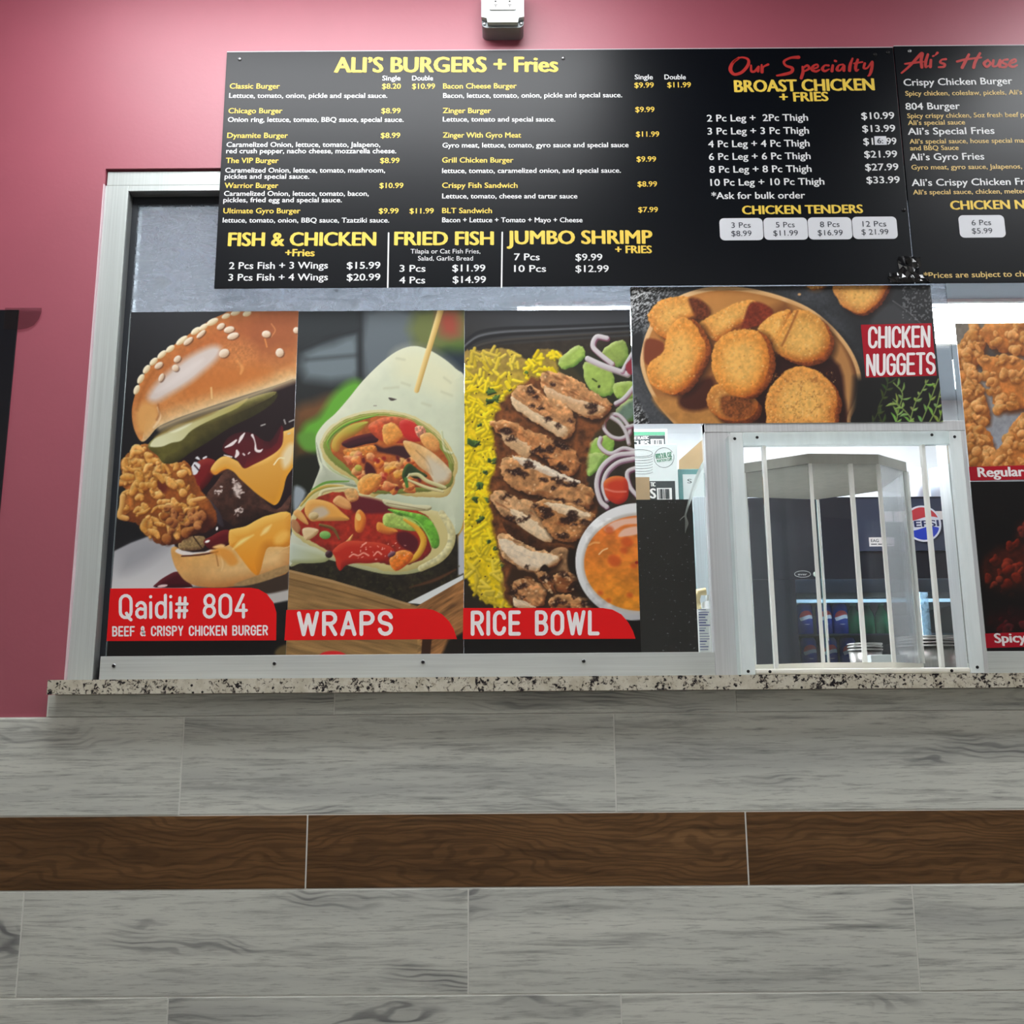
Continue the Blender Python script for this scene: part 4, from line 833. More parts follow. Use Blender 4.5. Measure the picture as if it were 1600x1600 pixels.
    A.poly([(630, 690), (638, 689), (660, 697), (682, 712), (702, 732), (706, 742), (700, 756), (682, 758), (672, 742), (656, 730), (644, 716), (634, 702)], grad(640, 695, (226, 168, 96), 690, 745, (208, 190, 158)), (238, 206, 150), (166, 112, 60), 10, tex=(.08, 5)); A.line([(650, 704), (668, 722), (676, 742)], 2, (160, 120, 76), al=.6); A.poly([(668, 714), (690, 728), (700, 744), (680, 752), (672, 735)], (206, 196, 174), soft=9, al=.8)
    A.poly([(560, 752), (576, 740), (596, 744), (590, 762), (570, 776), (560, 768)], (226, 150, 66), (244, 196, 118), (160, 76, 30), 9, tex=(.15, 4))
    A.poly([(632, 730), (640, 724), (654, 734), (668, 744), (650, 748), (638, 744), (634, 756), (628, 744)], (40, 56, 30), (84, 120, 56), (20, 26, 16), 5)
    A.line([(640, 742), (654, 742), (668, 752), (690, 760), (696, 762)], [5, 6, 6, 6, 4], (204, 196, 142), (228, 224, 180), (140, 116, 70)); A.line([(640, 742), (636, 748), (648, 754), (668, 762), (692, 768)], [3, 3, 4, 5, 4], (214, 204, 150), (230, 224, 178), (150, 122, 76)); A.line([(634, 748), (636, 760)], 5, (70, 120, 50))
    A.line([(690, 674), (694, 700), (700, 706), (706, 708)], [3, 4, 4, 4], (206, 210, 166), (226, 228, 190), (120, 130, 80)); A.line([(514, 702), (512, 690), (524, 674), (548, 660), (590, 648)], [1, 3, 3.6, 4.2, 3], (112, 168, 52), (150, 200, 80), (66, 100, 34))
    for k in range(5): A.line([(502 + k * 2.4, 692 - k), (515 + k * 2, 671 - k * 1.2 + k * 2), (545 + k, 652 + k * 1.4), (600, 643 + k * 1.5), (650, 655 + k * 1.5), (694 - k * 1.4, 688 + k), (712 - k * 1.8, 724)], .8, ((230, 226, 186), (166, 140, 80), (222, 212, 156), (150, 130, 66), (200, 190, 120))[k], al=.65)
    # lower cut face
    lo_ = [(455, 806), (470, 786), (486, 768), (506, 757), (540, 757), (556, 768), (600, 780), (640, 788), (684, 800), (704, 824), (706, 848), (692, 870), (660, 886), (616, 894), (570, 884), (530, 876), (512, 866), (484, 852), (462, 838), (455, 822)]
    A.poly(lo_, (206, 192, 130), (224, 216, 170), (176, 160, 96), 9, warp=(2, 12)); A.line([(470, 790), (488, 770), (510, 760), (536, 760)], [3, 5, 5, 3], (196, 160, 70), (214, 190, 110), (120, 130, 50)); A.line([(486, 766), (510, 754), (545, 752)], [2, 4, 2], (96, 150, 50), al=.9); A.line([(500, 776), (504, 768), (520, 764), (548, 762), (560, 768)], [6, 5, 5, 4, 3], (214, 206, 158), (230, 224, 186), (150, 126, 80))
    A.poly([(462, 812), (476, 792), (500, 776), (530, 768), (556, 774), (600, 786), (640, 794), (668, 806), (680, 830), (676, 854), (660, 874), (616, 884), (570, 872), (530, 868), (508, 858), (480, 842), (462, 828)], (156, 40, 26), (176, 60, 34), (96, 22, 24), 16, tex=(.3, 8), warp=(2, 10))
    A.poly([(560, 776), (600, 784), (610, 800), (560, 802), (548, 790)], (96, 24, 34), soft=5); A.poly([(600, 780), (640, 788), (672, 790), (668, 798), (630, 796), (604, 790)], (206, 200, 158), (226, 222, 186), (110, 96, 60), 4); A.line([(604, 786), (640, 792), (664, 796)], 1, (120, 100, 66))
    A.poly([(476, 800), (480, 784), (494, 780), (518, 786), (534, 800), (546, 812), (524, 814), (500, 814), (486, 814)], grad(480, 800, (222, 160, 84), 530, 806, (226, 160, 70)), (244, 196, 112), (160, 110, 56), 8); A.poly([(484, 806), (492, 794), (506, 792), (514, 802), (500, 810)], (196, 176, 150), soft=6); A.dot(490, 806, 8, 6, -10, (206, 182, 130), (226, 206, 160), (140, 110, 60))
    A.poly([(520, 784), (530, 774), (546, 784), (548, 796), (534, 794)], (222, 160, 96), (242, 198, 140), (150, 80, 40), 6); A.poly([(538, 766), (556, 764), (560, 780), (546, 784)], (214, 160, 96), (236, 200, 140), (140, 70, 36), 6, tex=(.2, 4)); A.poly([(458, 802), (466, 796), (476, 806), (482, 820), (470, 814)], (222, 166, 92), (240, 196, 130), (150, 90, 46), 5)
    A.poly([(472, 828), (482, 824), (498, 828), (492, 838), (478, 844)], (222, 194, 146), (238, 216, 176), (160, 116, 70), 6); A.poly([(456, 812), (464, 814), (470, 826), (466, 834), (456, 824)], (176, 122, 80), (200, 150, 104), (110, 60, 36), 5); A.dot(508, 836, 9, 6.5, 5, (122, 176, 90), (160, 206, 122), (70, 120, 50))
    A.line([(500, 820), (520, 826), (530, 842)], [4, 5, 3], (110, 86, 44), (160, 140, 80), (60, 40, 24)); A.poly([(540, 846), (552, 834), (546, 852), (536, 858), (530, 852)], (216, 150, 70), (240, 196, 130), (150, 70, 30), 5, tex=(.3, 3))
    A.poly([(556, 802), (562, 796), (570, 804), (572, 816), (566, 832), (556, 830), (554, 816)], (226, 130, 46), (246, 190, 110), (160, 50, 24), 7); A.dot(560, 808, 4, 6, -15, (240, 196, 110)); A.poly([(590, 816), (604, 820), (622, 830), (610, 836), (590, 830)], (216, 130, 50), (240, 180, 90), (140, 40, 26), 7)
    A.poly([(600, 804), (616, 802), (640, 808), (656, 822), (650, 830), (620, 826), (600, 820)], (164, 190, 92), (210, 216, 134), (110, 140, 56), 7, tex=(.2, 4)); A.poly([(606, 795), (640, 800), (668, 808), (684, 832), (686, 852), (676, 856), (664, 832), (644, 812), (620, 804)], (104, 172, 54), (150, 208, 90), (56, 96, 34), 7, tex=(.25, 6)); A.line([(630, 806), (654, 816), (670, 840), (674, 856)], 1.2, (186, 226, 120), al=.7)
    A.line([(632, 812), (652, 826), (662, 846), (652, 868), (634, 880)], [4, 8, 10, 10, 6], (222, 166, 48), (240, 196, 90), (150, 90, 30)); A.poly([(622, 832), (640, 832), (654, 846), (648, 862), (630, 856), (620, 844)], (84, 20, 30), soft=4)
    A.poly([(520, 860), (540, 846), (570, 846), (600, 850), (616, 860), (608, 874), (580, 880), (556, 880), (540, 884), (532, 892), (526, 884), (524, 872)], (186, 42, 26), (214, 84, 56), (130, 22, 18), 10)
    A.poly([(608, 876), (620, 862), (636, 860), (646, 868), (636, 882), (618, 892)], (226, 120, 36), (246, 176, 96), (170, 64, 24), 8, tex=(.2, 4)); A.dot(612, 866, 7, 4, -30, (110, 70, 86), (170, 120, 130), (60, 30, 40))
    for q in ([(546, 870), (552, 866), (560, 868), (568, 864), (576, 868)], [(584, 868), (590, 862), (596, 866)], [(566, 852), (572, 848)]): A.line(q, 2.4, (242, 170, 150), al=.85)
    A.glints([(540, 860), (600, 846), (640, 850), (640, 870), (560, 880)], 26, 1.6, (246, 200, 186))
    A.line([(690, 802), (704, 826), (704, 850), (688, 872), (658, 888)], [10, 12, 12, 12, 10], (206, 198, 148), (226, 220, 176), (160, 146, 90), tex=(.15, 5)); A.dot(514, 866, 6, 6, 0, (46, 20, 28), (130, 100, 106), None)
    # cocktail stick
    A.line([(690, 480), (670, 546), (651, 610)], [9.5, 8.6, 8], (220, 188, 116), (238, 214, 150), (186, 146, 76), light=(-.95, -.2))
    return A.c

def paint_rice(x, y):
    A = Art(x, y, grad(800, 490, (66, 68, 73), 760, 560, (46, 44, 42))); g = A.rg
    for dy, w, c in ((0, 5, (34, 35, 38)), (6, 3.5, (98, 100, 104)), (11, 5, (30, 30, 32)), (20, 3, (70, 64, 58)), (24, 3, (42, 38, 34))): A.line([(722, 540 + dy), (734, 528 + dy), (752, 518 + dy), (790, 513 + dy * .9), (860, 511 + dy * .75), (1010, 505 + dy * .6)], w, c, soft=2.5)
    A.poly([(716, 560), (760, 540), (860, 532), (1010, 524), (1010, 960), (716, 960)], (52, 44, 36), soft=5, smooth=0, tex=(.3, 14)); A.poly([(880, 560), (1010, 530), (1010, 720), (900, 700)], (40, 42, 28), soft=8, smooth=0); A.poly([(716, 900), (800, 930), (870, 950), (716, 962)], (40, 32, 22), soft=6, smooth=0)
    # rice
    rice = [(722, 575), (738, 552), (768, 545), (800, 547), (824, 562), (846, 545), (876, 552), (884, 580), (868, 602), (836, 622), (806, 650), (786, 682), (778, 730), (786, 780), (780, 836), (790, 876), (806, 910), (806, 938), (796, 950), (768, 946), (744, 928), (730, 902), (718, 880)]
    A.poly(rice, grad(740, 560, (160, 132, 66), 750, 700, (232, 200, 16)), soft=3, tex=(.22, 9), warp=(3, 8))
    for k, (px, py) in enumerate(sorted(A.inside(rice, 430), key=lambda p: p[1] + g.uniform(-20, 20))):
        a = g.uniform(0, PI); l = g.uniform(4.5, 8.5); top = max(0, min(1, (610 - py) / 60)) if px < 820 else 0; low = max(0, min(1, (py - 840) / 60))
        b = np.array([246, 216, 26]) * (1 - .75 * max(top, low * .7)) + np.array([206, 180, 92]) * .75 * max(top, low * .7); b = np.clip(b + g.uniform(-26, 14), 0, 255)
        A.line([(px - l * math.cos(a) + .8, py - l * math.sin(a) + 1.6), (px + l * math.cos(a) + .8, py + l * math.sin(a) + 1.6)], 5.2, b * .62, al=.45, soft=2.6, smooth=0)
        A.line([(px - l * math.cos(a), py - l * math.sin(a)), (px + l * math.cos(a), py + l * math.sin(a))], g.uniform(3.6, 5.4), b, np.clip(b * 1.08 + 8, 0, 255), b * .80, smooth=0, soft=1.6)
    for px, py, r in ((768, 612, 9), (776, 624, 9), (764, 628, 7), (796, 633, 6), (738, 692, 9), (746, 694, 7), (780, 704, 7), (776, 722, 8), (766, 720, 5), (758, 738, 5), (748, 760, 9), (776, 750, 6), (744, 782, 7), (762, 780, 7), (752, 810, 6), (748, 814, 5), (764, 846, 4), (776, 858, 6), (784, 874, 6), (786, 884, 5), (822, 582, 4), (796, 610, 3), (750, 664, 4)):
        for q in range(3): A.poly([(px + g.uniform(-r, r) * .5 + r * .8 * math.cos(t) * g.uniform(.5, 1.1), py + g.uniform(-r, r) * .4 + r * .6 * math.sin(t) * g.uniform(.5, 1.1)) for t in np.linspace(0, 2 * PI, 6, endpoint=False)], g.choice(((56, 84, 34), (78, 112, 46), (40, 58, 26))), (110, 146, 70), (26, 36, 18), 3)
    for px, py in A.inside(rice, 46): A.dot(px, py, g.uniform(.8, 1.9), g.uniform(.7, 1.3), g.uniform(0, 180), (60, 36, 16))
    # vegetables
    def cuke(pts, c=(164, 190, 90)): A.poly(pts, c, (204, 220, 140), (76, 116, 40), 7, smooth=3, tex=(.14, 8), warp=(2, 10))
    A.poly([(868, 560), (900, 578), (930, 620), (960, 640), (1000, 640), (1000, 700), (940, 700), (900, 690)], (58, 52, 32), soft=5, smooth=0)
    cuke([(873, 562), (904, 539), (915, 558), (884, 578)]); cuke([(938, 552), (972, 530), (982, 556), (966, 574)], (150, 172, 84)); cuke([(914, 566), (956, 579), (959, 614), (938, 618), (916, 600)]); cuke([(960, 600), (992, 596), (992, 622), (964, 622)]); cuke([(908, 716), (924, 690), (950, 680), (960, 700), (940, 730), (918, 742)], (150, 190, 84)); cuke([(910, 728), (922, 708), (946, 710), (936, 732), (922, 744)], (172, 204, 110)); cuke([(962, 640), (990, 622), (996, 650), (970, 664)], (110, 134, 116)); A.poly([(900, 660), (912, 648), (936, 655), (930, 672), (912, 676)], (84, 110, 88), (130, 156, 130), (36, 54, 36), 6)
    A.line([(926, 592), (932, 596)], 2.4, (58, 74, 26)); A.dot(936, 604, 2, 2.6, 30, (40, 44, 20)); A.poly([(886, 682), (900, 676), (914, 682), (908, 704), (896, 700)], (176, 56, 40), (206, 100, 76), (110, 26, 20), 6)
    def onion(pts, w=5.5, edge=(150, 84, 112)):
        A.line([(px + 1, py + 1.6) for px, py in pts], w + 1.6, edge, al=.75); A.line(pts, w, (214, 206, 208), (236, 232, 232), (176, 150, 164))
    onion([(948, 528), (932, 526), (926, 540), (936, 552), (956, 568)], 7); onion([(918, 560), (945, 572), (980, 584)], 8, (180, 160, 160)); onion([(990, 548), (978, 568), (972, 580)], 5); onion([(992, 602), (975, 622), (962, 630)], 6); A.poly([(978, 570), (992, 560), (994, 582), (982, 584)], (150, 46, 60), soft=2)
    onion([(944, 656), (952, 648), (966, 648), (978, 660), (984, 674), (972, 684), (956, 682), (944, 670), (943, 658)], 5); onion([(990, 664), (976, 668)], 5); onion([(938, 684), (936, 694), (944, 704), (956, 708), (974, 700), (992, 704)], 5.5); onion([(950, 648), (968, 660), (978, 676), (982, 692)], 5, (170, 150, 150))
    onion([(992, 708), (962, 712), (940, 730), (932, 756), (938, 782), (948, 792)], 7, (118, 60, 96)); onion([(990, 716), (966, 722), (948, 738), (942, 760), (948, 780)], 6, (150, 100, 130)); onion([(996, 730), (980, 738), (984, 760), (996, 775)], 6, (120, 60, 96)); A.poly([(944, 752), (958, 744), (976, 746), (982, 760), (980, 780), (966, 788), (950, 780), (944, 766)], (204, 62, 36), (232, 140, 70), (140, 24, 24), 10); A.line([(946, 764), (960, 768), (978, 768)], 3, (232, 140, 120), al=.7)
    # grilled chicken
    A.poly([(770, 660), (800, 610), (850, 590), (930, 620), (950, 650), (920, 700), (920, 760), (935, 800), (900, 850), (910, 950), (800, 950), (784, 880), (770, 830), (764, 760), (776, 720)], (104, 60, 32), soft=6, tex=(.6, 9), warp=(5, 10))
    def meat(pts, face, char=7, seed=1, tone=(196, 138, 88), pale=(234, 208, 172)):
        A.poly([(px + 2, py + 6) for px, py in pts], (46, 26, 14), soft=6, smooth=3, al=.9)
        A.poly(pts, tone, (232, 180, 124), (96, 50, 26), 8, tex=(.40, 7), warp=(5, 10), smooth=3)
        g2 = random.Random(seed); q = np.array(pts, float); m = q.mean(0); u = np.linalg.svd(q - m)[2][0]
        for px, py in A.inside(pts, 26):
            l = g2.uniform(3, 10); A.line([(px - u[0] * l, py - u[1] * l), (px + g2.uniform(-2, 2), py + g2.uniform(-2, 2)), (px + u[0] * l, py + u[1] * l)], [1, g2.uniform(1.5, 4), 1], g2.choice(((112, 58, 28), (214, 160, 106), (196, 136, 82), (140, 78, 40))), al=.6, soft=2.2, smooth=3)
        if face:
            A.poly(face, pale, (240, 218, 186), (170, 124, 82), 8, tex=(.12, 5), warp=(3, 8), smooth=3)
            for px, py in A.inside(face, 9): l = g2.uniform(4, 9); A.line([(px - u[0] * l, py - u[1] * l), (px + u[0] * l, py + u[1] * l)], .9, np.array(pale) * .84, al=.6, smooth=0)
        for px, py in A.inside(pts, char):
            r = g2.uniform(4, 10); A.poly([(px + r * 1.35 * math.cos(t) * g2.uniform(.4, 1.15), py + r * .8 * math.sin(t) * g2.uniform(.4, 1.15)) for t in np.linspace(0, 2 * PI, 9, endpoint=False)], (44, 22, 15), soft=3.5, al=.92, warp=(4, 6), tex=(.5, 3))
            for k in range(2): A.dot(px + g2.uniform(-r, r) * .6, py + g2.uniform(-r, r) * .4, g2.uniform(.7, 1.8), .7, g2.uniform(0, 180), (150, 120, 104), al=.7)
        for px, py in A.inside(pts, 10): A.dot(px, py, g2.uniform(1, 2.6), g2.uniform(.7, 1.6), g2.uniform(0, 180), (244, 206, 160), soft=1.8, al=.75)
    meat([(846, 584), (862, 580), (896, 590), (924, 610), (946, 622), (958, 634), (940, 652), (920, 654), (888, 638), (860, 622), (847, 604)], [(850, 602), (866, 610), (900, 624), (944, 636), (936, 648), (908, 648), (878, 634), (856, 622)], 4, 2, pale=(214, 168, 122))
    meat([(798, 618), (810, 602), (832, 604), (856, 622), (884, 630), (898, 652), (896, 676), (882, 686), (850, 668), (820, 648), (802, 634)], [(800, 620), (820, 632), (850, 652), (884, 666), (880, 684), (850, 668), (818, 648), (803, 634)], 7, 3, pale=(222, 190, 150))
    meat([(764, 664), (780, 656), (806, 662), (836, 676), (870, 690), (900, 706), (904, 730), (890, 744), (860, 726), (826, 704), (790, 686)], [(782, 672), (800, 680), (830, 700), (824, 716), (800, 702), (786, 688)], 12, 4, (184, 120, 70), (210, 168, 122))
    meat([(784, 726), (798, 712), (820, 714), (850, 730), (890, 748), (924, 764), (928, 788), (912, 794), (880, 786), (840, 776), (804, 764), (788, 746)], [(800, 713), (830, 718), (866, 734), (906, 752), (896, 758), (856, 742), (820, 728)], 13, 5, (190, 134, 84), (238, 224, 204))
    meat([(766, 774), (780, 766), (806, 776), (836, 788), (856, 800), (866, 824), (862, 848), (836, 838), (806, 816), (780, 800)], [(798, 796), (812, 800), (836, 816), (862, 836), (858, 848), (836, 840), (810, 820)], 5, 6, (196, 150, 104), (228, 200, 162))
    meat([(832, 788), (850, 782), (880, 784), (914, 796), (932, 808), (912, 836), (890, 846), (862, 838), (846, 812)], [(850, 786), (880, 788), (924, 804), (912, 812), (876, 802)], 10, 7, (186, 126, 74), (232, 204, 166))
    A.poly([(784, 812), (810, 822), (850, 846), (880, 850), (900, 858), (880, 876), (840, 862), (800, 842)], (64, 36, 20), (120, 70, 36), (30, 16, 10), 8, tex=(.4, 6)); A.poly([(862, 860), (884, 856), (900, 880), (896, 900), (870, 894), (856, 880)], (150, 110, 74), (180, 140, 100), (60, 34, 20), 8, tex=(.3, 6)); A.poly([(890, 856), (904, 872), (906, 900), (894, 900), (886, 880)], (34, 22, 14), soft=4)
    meat([(776, 842), (782, 832), (800, 838), (830, 856), (862, 864), (878, 868), (868, 884), (852, 890), (828, 896), (802, 882), (782, 862)], [(780, 842), (800, 846), (832, 862), (874, 870), (862, 884), (830, 892), (806, 880), (786, 860)], 1, 8, (206, 160, 112), (230, 208, 178)); A.poly([(844, 888), (852, 882), (860, 892), (852, 898), (844, 896)], (36, 22, 16), soft=2)
    A.poly([(800, 886), (840, 896), (880, 892), (910, 910), (930, 950), (810, 952), (790, 910)], (56, 36, 22), soft=6, smooth=0)
    meat([(800, 916), (812, 904), (834, 906), (854, 922), (850, 942), (838, 950), (816, 948)], [(802, 932), (816, 938), (838, 950), (812, 952), (802, 944)], 4, 9); meat([(866, 900), (884, 894), (900, 902), (902, 918), (884, 926), (868, 918)], None, 4, 10, (140, 84, 46)); meat([(858, 940), (872, 928), (896, 932), (918, 934), (926, 948), (910, 956), (866, 954)], None, 5, 11, (170, 116, 70)); meat([(838, 896), (852, 894), (866, 908), (862, 926), (846, 912)], None, 2, 12, (110, 66, 36))
    # sauce cup
    A.dot(1000, 884, 106, 96, 0, (26, 20, 16), soft=10, al=.7); A.dot(999, 878, 100, 92, 0, (222, 222, 222), (238, 238, 238), (176, 176, 180)); A.dot(1000, 880, 91, 79, 0, (196, 190, 184), soft=4); A.dot(1000, 880, 87.5, 74.5, 0, grad(960, 820, (226, 120, 50), 970, 940, (228, 142, 38)), soft=2)
    A.texture(.22, 14, 11, 17, (915, 810, 1010, 950)); A.poly([(944, 826), (962, 814), (990, 809), (1004, 809), (1004, 818), (976, 820), (954, 832)], (238, 190, 166), soft=3); A.poly([(966, 838), (976, 826), (1004, 822), (1004, 832), (980, 838)], (240, 190, 164), soft=3); A.line([(936, 866), (942, 860), (949, 857)], 2.2, (246, 196, 140)); A.line([(920, 852), (928, 848), (936, 848)], 3, (244, 180, 110), al=.7)
    for px, py, r in ((952, 828, 6), (980, 847, 8), (960, 876, 9), (990, 884, 4), (938, 926, 3.4), (951, 938, 3), (984, 930, 4), (975, 860, 5)): A.dot(px, py, r * 1.2, r, 20, (206, 80, 30), soft=5, al=.75)
    A.dot(995, 879, 3, 2.4, 0, (150, 30, 20)); A.poly([(716, 996), (1006, 994), (1006, 1030), (716, 1030)], (9, 8, 9), smooth=0); A.poly([(940, 975), (1006, 968), (1006, 1000), (940, 1000)], (14, 12, 12), soft=3, smooth=0)
    return A.c

def paint_nuggets(x, y):
    A = Art(x, y, (60, 62, 66)); g = A.rg
    A.texture(.30, 30, 20, 3); A.texture(.18, 3, 3, 4)
    for r in ((984, 446, 1062, 530), (984, 610, 1034, 668)):
        i = A.sub(*r); n = .6 * vnoise(A.x[i] / 1.7 + A.y[i] * .3, A.y[i] / 1.7, 9) + .4 * vnoise(A.x[i] / 3.3, A.y[i] / 2.9 + A.x[i] * .2, 10); m = np.clip(1.4 - np.hypot((A.x[i] - r[0]) / (r[2] - r[0]), (A.y[i] - (r[1] if r[1] < 500 else r[3])) / (r[3] - r[1])) * 1.2, 0, 1); A.put(i, m, np.clip((n[:, None] - .36) * 560, 0, 190) * np.array([[1, 1.01, 1.02]]) + 16)
    A.poly([(984, 560), (1000, 580), (1020, 620), (1060, 668), (1020, 668), (984, 600)], (70, 72, 76), soft=6, smooth=0, tex=(.2, 3)); A.poly([(984, 530), (1004, 520), (1002, 560), (990, 570)], (34, 35, 38), soft=6)
    A.poly([(1290, 447), (1480, 447), (1480, 668), (1320, 668), (1350, 600), (1330, 530)], (40, 41, 44), soft=30, smooth=0, al=.9); A.line([(1395, 470), (1420, 488), (1440, 507)], 1.6, (120, 120, 122), al=.7); A.poly([(1370, 480), (1398, 474), (1440, 508), (1360, 508)], (62, 63, 66), soft=8, smooth=0); i = A.sub(1410, 447, 1470, 500); n = vnoise(A.x[i] / 2.4, A.y[i] / 2.4, 19); A.put(i, np.clip((n - .66) * 5, 0, .5), (150, 152, 154))
    bowl = [(1001, 572), (1003, 545), (1012, 515), (1030, 486), (1060, 463), (1098, 450), (1135, 447), (1180, 452), (1230, 466), (1272, 486), (1310, 520), (1335, 556), (1346, 592), (1342, 626), (1330, 652), (1316, 676), (1200, 690), (1080, 676), (1040, 648), (1014, 610)]
    A.poly([(px + 6, py + 5) for px, py in bowl], (18, 17, 18), soft=16, al=.8); A.poly(bowl, (222, 176, 120), (236, 196, 146), (150, 98, 56), 10)
    cx_, cy_ = 1172, 566
    A.poly([(cx_ + (px - cx_) * .963, cy_ + (py - cy_) * .95 + 1) for px, py in bowl], grad(1080, 470, (186, 122, 62), 1290, 640, (66, 30, 22)), None, None, soft=2, tex=(.10, 16)); A.poly([(1060, 480), (1140, 456), (1220, 468), (1180, 490), (1100, 500)], (196, 136, 72), soft=16, al=.7)
    A.poly([(1230, 470), (1280, 500), (1318, 540), (1336, 590), (1330, 640), (1318, 640), (1306, 580), (1270, 520)], grad(1300, 520, (190, 132, 72), 1330, 640, (206, 152, 92)), soft=12, al=.85); A.poly([(1010, 530), (1036, 535), (1036, 552), (1014, 570), (1006, 560)], (126, 60, 34), soft=4)
    A.poly([(1020, 620), (1060, 624), (1110, 640), (1130, 668), (1080, 672), (1040, 648)], (186, 128, 66), soft=8, tex=(.12, 8)); A.poly([(1085, 600), (1112, 590), (1118, 620), (1100, 640), (1070, 640), (1060, 624)], (70, 32, 22), soft=8); A.poly([(1195, 560), (1300, 560), (1320, 620), (1310, 666), (1190, 666), (1180, 620)], (48, 22, 20), soft=8)
    def nug(pts, side, c=(226, 148, 64), dx=7, dy=6):
        A.poly([(px + dx * 1.6, py + dy * 1.6) for px, py in pts], (30, 14, 12), soft=12, al=.75)
        A.poly([(px + dx, py + dy) for px, py in pts], side, None, (84, 36, 20), 8, tex=(.35, 3), warp=(1.6, 4))
        A.poly(pts, c, (236, 164, 78), (172, 84, 28), 12, soft=1.6, tex=(.16, 4), warp=(1.8, 4)); q = np.array(pts, float); m = q.mean(0)
        A.poly([tuple(m + (p - m) * .62) for p in q], (240, 186, 100), soft=20, al=.8, tex=(.15, 5))
        for px, py in A.inside(pts, 60): A.dot(px, py, g.uniform(.7, 1.8), g.uniform(.6, 1.3), g.uniform(0, 180), g.choice(((244, 206, 136), (184, 110, 50), (240, 196, 118))), soft=1.5, al=.6)
    sd_ = (146, 74, 34)
    nug([(1012, 497), (1018, 482), (1036, 468), (1062, 463), (1086, 466), (1098, 476), (1096, 490), (1074, 496), (1056, 508), (1046, 528), (1034, 526), (1020, 514)], sd_, (212, 138, 64)); A.poly([(1076, 466), (1094, 468), (1108, 482), (1108, 494), (1092, 498), (1082, 486)], (104, 50, 28), soft=5, tex=(.4, 3))
    nug([(1092, 506), (1118, 490), (1150, 474), (1172, 469), (1186, 476), (1174, 494), (1148, 510), (1120, 532), (1106, 524)], sd_, (216, 144, 68), 12, 8); A.poly([(1172, 474), (1192, 474), (1208, 488), (1192, 506), (1160, 514), (1162, 500)], (122, 48, 30), soft=4, tex=(.3, 4))
    nug([(1184, 514), (1200, 496), (1222, 486), (1236, 486), (1228, 510), (1218, 534), (1206, 536), (1192, 528)], sd_); nug([(1206, 540), (1224, 512), (1240, 486), (1262, 486), (1284, 500), (1296, 526), (1292, 548), (1276, 562), (1250, 566), (1222, 556)], sd_, (206, 142, 66)); A.line([(1246, 486), (1234, 514), (1222, 540)], 3, (150, 82, 38), soft=3, al=.8)
    nug([(1104, 626), (1110, 608), (1126, 600), (1150, 616), (1180, 624), (1182, 642), (1164, 656), (1134, 656), (1112, 644)], (110, 54, 26), (180, 106, 48)); A.poly([(1128, 618), (1160, 620), (1180, 630), (1170, 652), (1140, 654), (1126, 640)], (128, 70, 34), soft=7, tex=(.5, 3))
    nug([(1011, 582), (1016, 566), (1036, 550), (1040, 528), (1047, 510), (1060, 498), (1074, 497), (1088, 510), (1100, 534), (1102, 550), (1094, 572), (1080, 596), (1064, 612), (1046, 616), (1026, 607), (1014, 596)], (152, 78, 34), dx=9, dy=2)
    nug([(1116, 540), (1134, 521), (1162, 514), (1184, 518), (1198, 540), (1202, 572), (1190, 602), (1168, 620), (1140, 616), (1122, 598), (1112, 574)], (150, 76, 32), dx=9, dy=3)
    nug([(1198, 618), (1214, 592), (1242, 573), (1274, 578), (1298, 598), (1308, 624), (1304, 646), (1294, 672), (1208, 672), (1197, 644)], (140, 70, 30), (218, 146, 70)); A.texture(.5, 4, 4, 41, (1200, 580, 1306, 664), .60, (160, 92, 42)); A.texture(.6, 3, 3, 42, (1200, 580, 1306, 664), .68, (246, 204, 136))
    nug([(1305, 440), (1382, 440), (1380, 462), (1364, 480), (1346, 490), (1326, 484), (1310, 470)], (120, 60, 30), (206, 140, 74), 4, 4); nug([(1257, 440), (1294, 440), (1282, 450), (1266, 451)], (120, 60, 30), (206, 140, 74), 2, 2); A.dot(1249, 460, 2.6, 2, 0, (206, 160, 110))
    # thyme
    A.poly([(1335, 590), (1480, 585), (1480, 668), (1330, 668)], (24, 24, 25), soft=14, smooth=0)
    for b, q in enumerate(([(1438, 664), (1452, 630), (1466, 592)], [(1420, 664), (1430, 630), (1440, 612), (1450, 594)], [(1400, 664), (1404, 640), (1410, 615), (1396, 598)], [(1450, 664), (1462, 640), (1470, 608)], [(1432, 664), (1412, 640), (1395, 628)], [(1466, 664), (1472, 640)], [(1380, 664), (1372, 640), (1384, 612), (1388, 592)], [(1362, 664), (1376, 636)])):
        br = 1.0 if b < 6 else .45
        A.line(q, 1.8, np.array((136, 158, 84)) * br, al=.95)
        Q = spline(q, 8)
        for i in range(1, len(Q), 4):
            for sgn in g.choice(((-1, 1), (-1,), (1,), (-1, 1))):
                dx, dy = Q[i] - Q[i - 1]; a = math.atan2(dy, dx) + sgn * g.uniform(.5, 1.1); l = g.uniform(6, 18); e = (Q[i][0] + l * math.cos(a), Q[i][1] + l * math.sin(a)); m = (Q[i][0] + l * .5 * math.cos(a + .2), Q[i][1] + l * .5 * math.sin(a + .2))
                A.line([tuple(Q[i]), m, e], [1, g.uniform(3, 5), .8], np.array((g.uniform(108, 146), g.uniform(140, 172), g.uniform(62, 92))) * br, np.array((176, 200, 120)) * br, np.array((66, 90, 40)) * br, smooth=3)
    return A.c

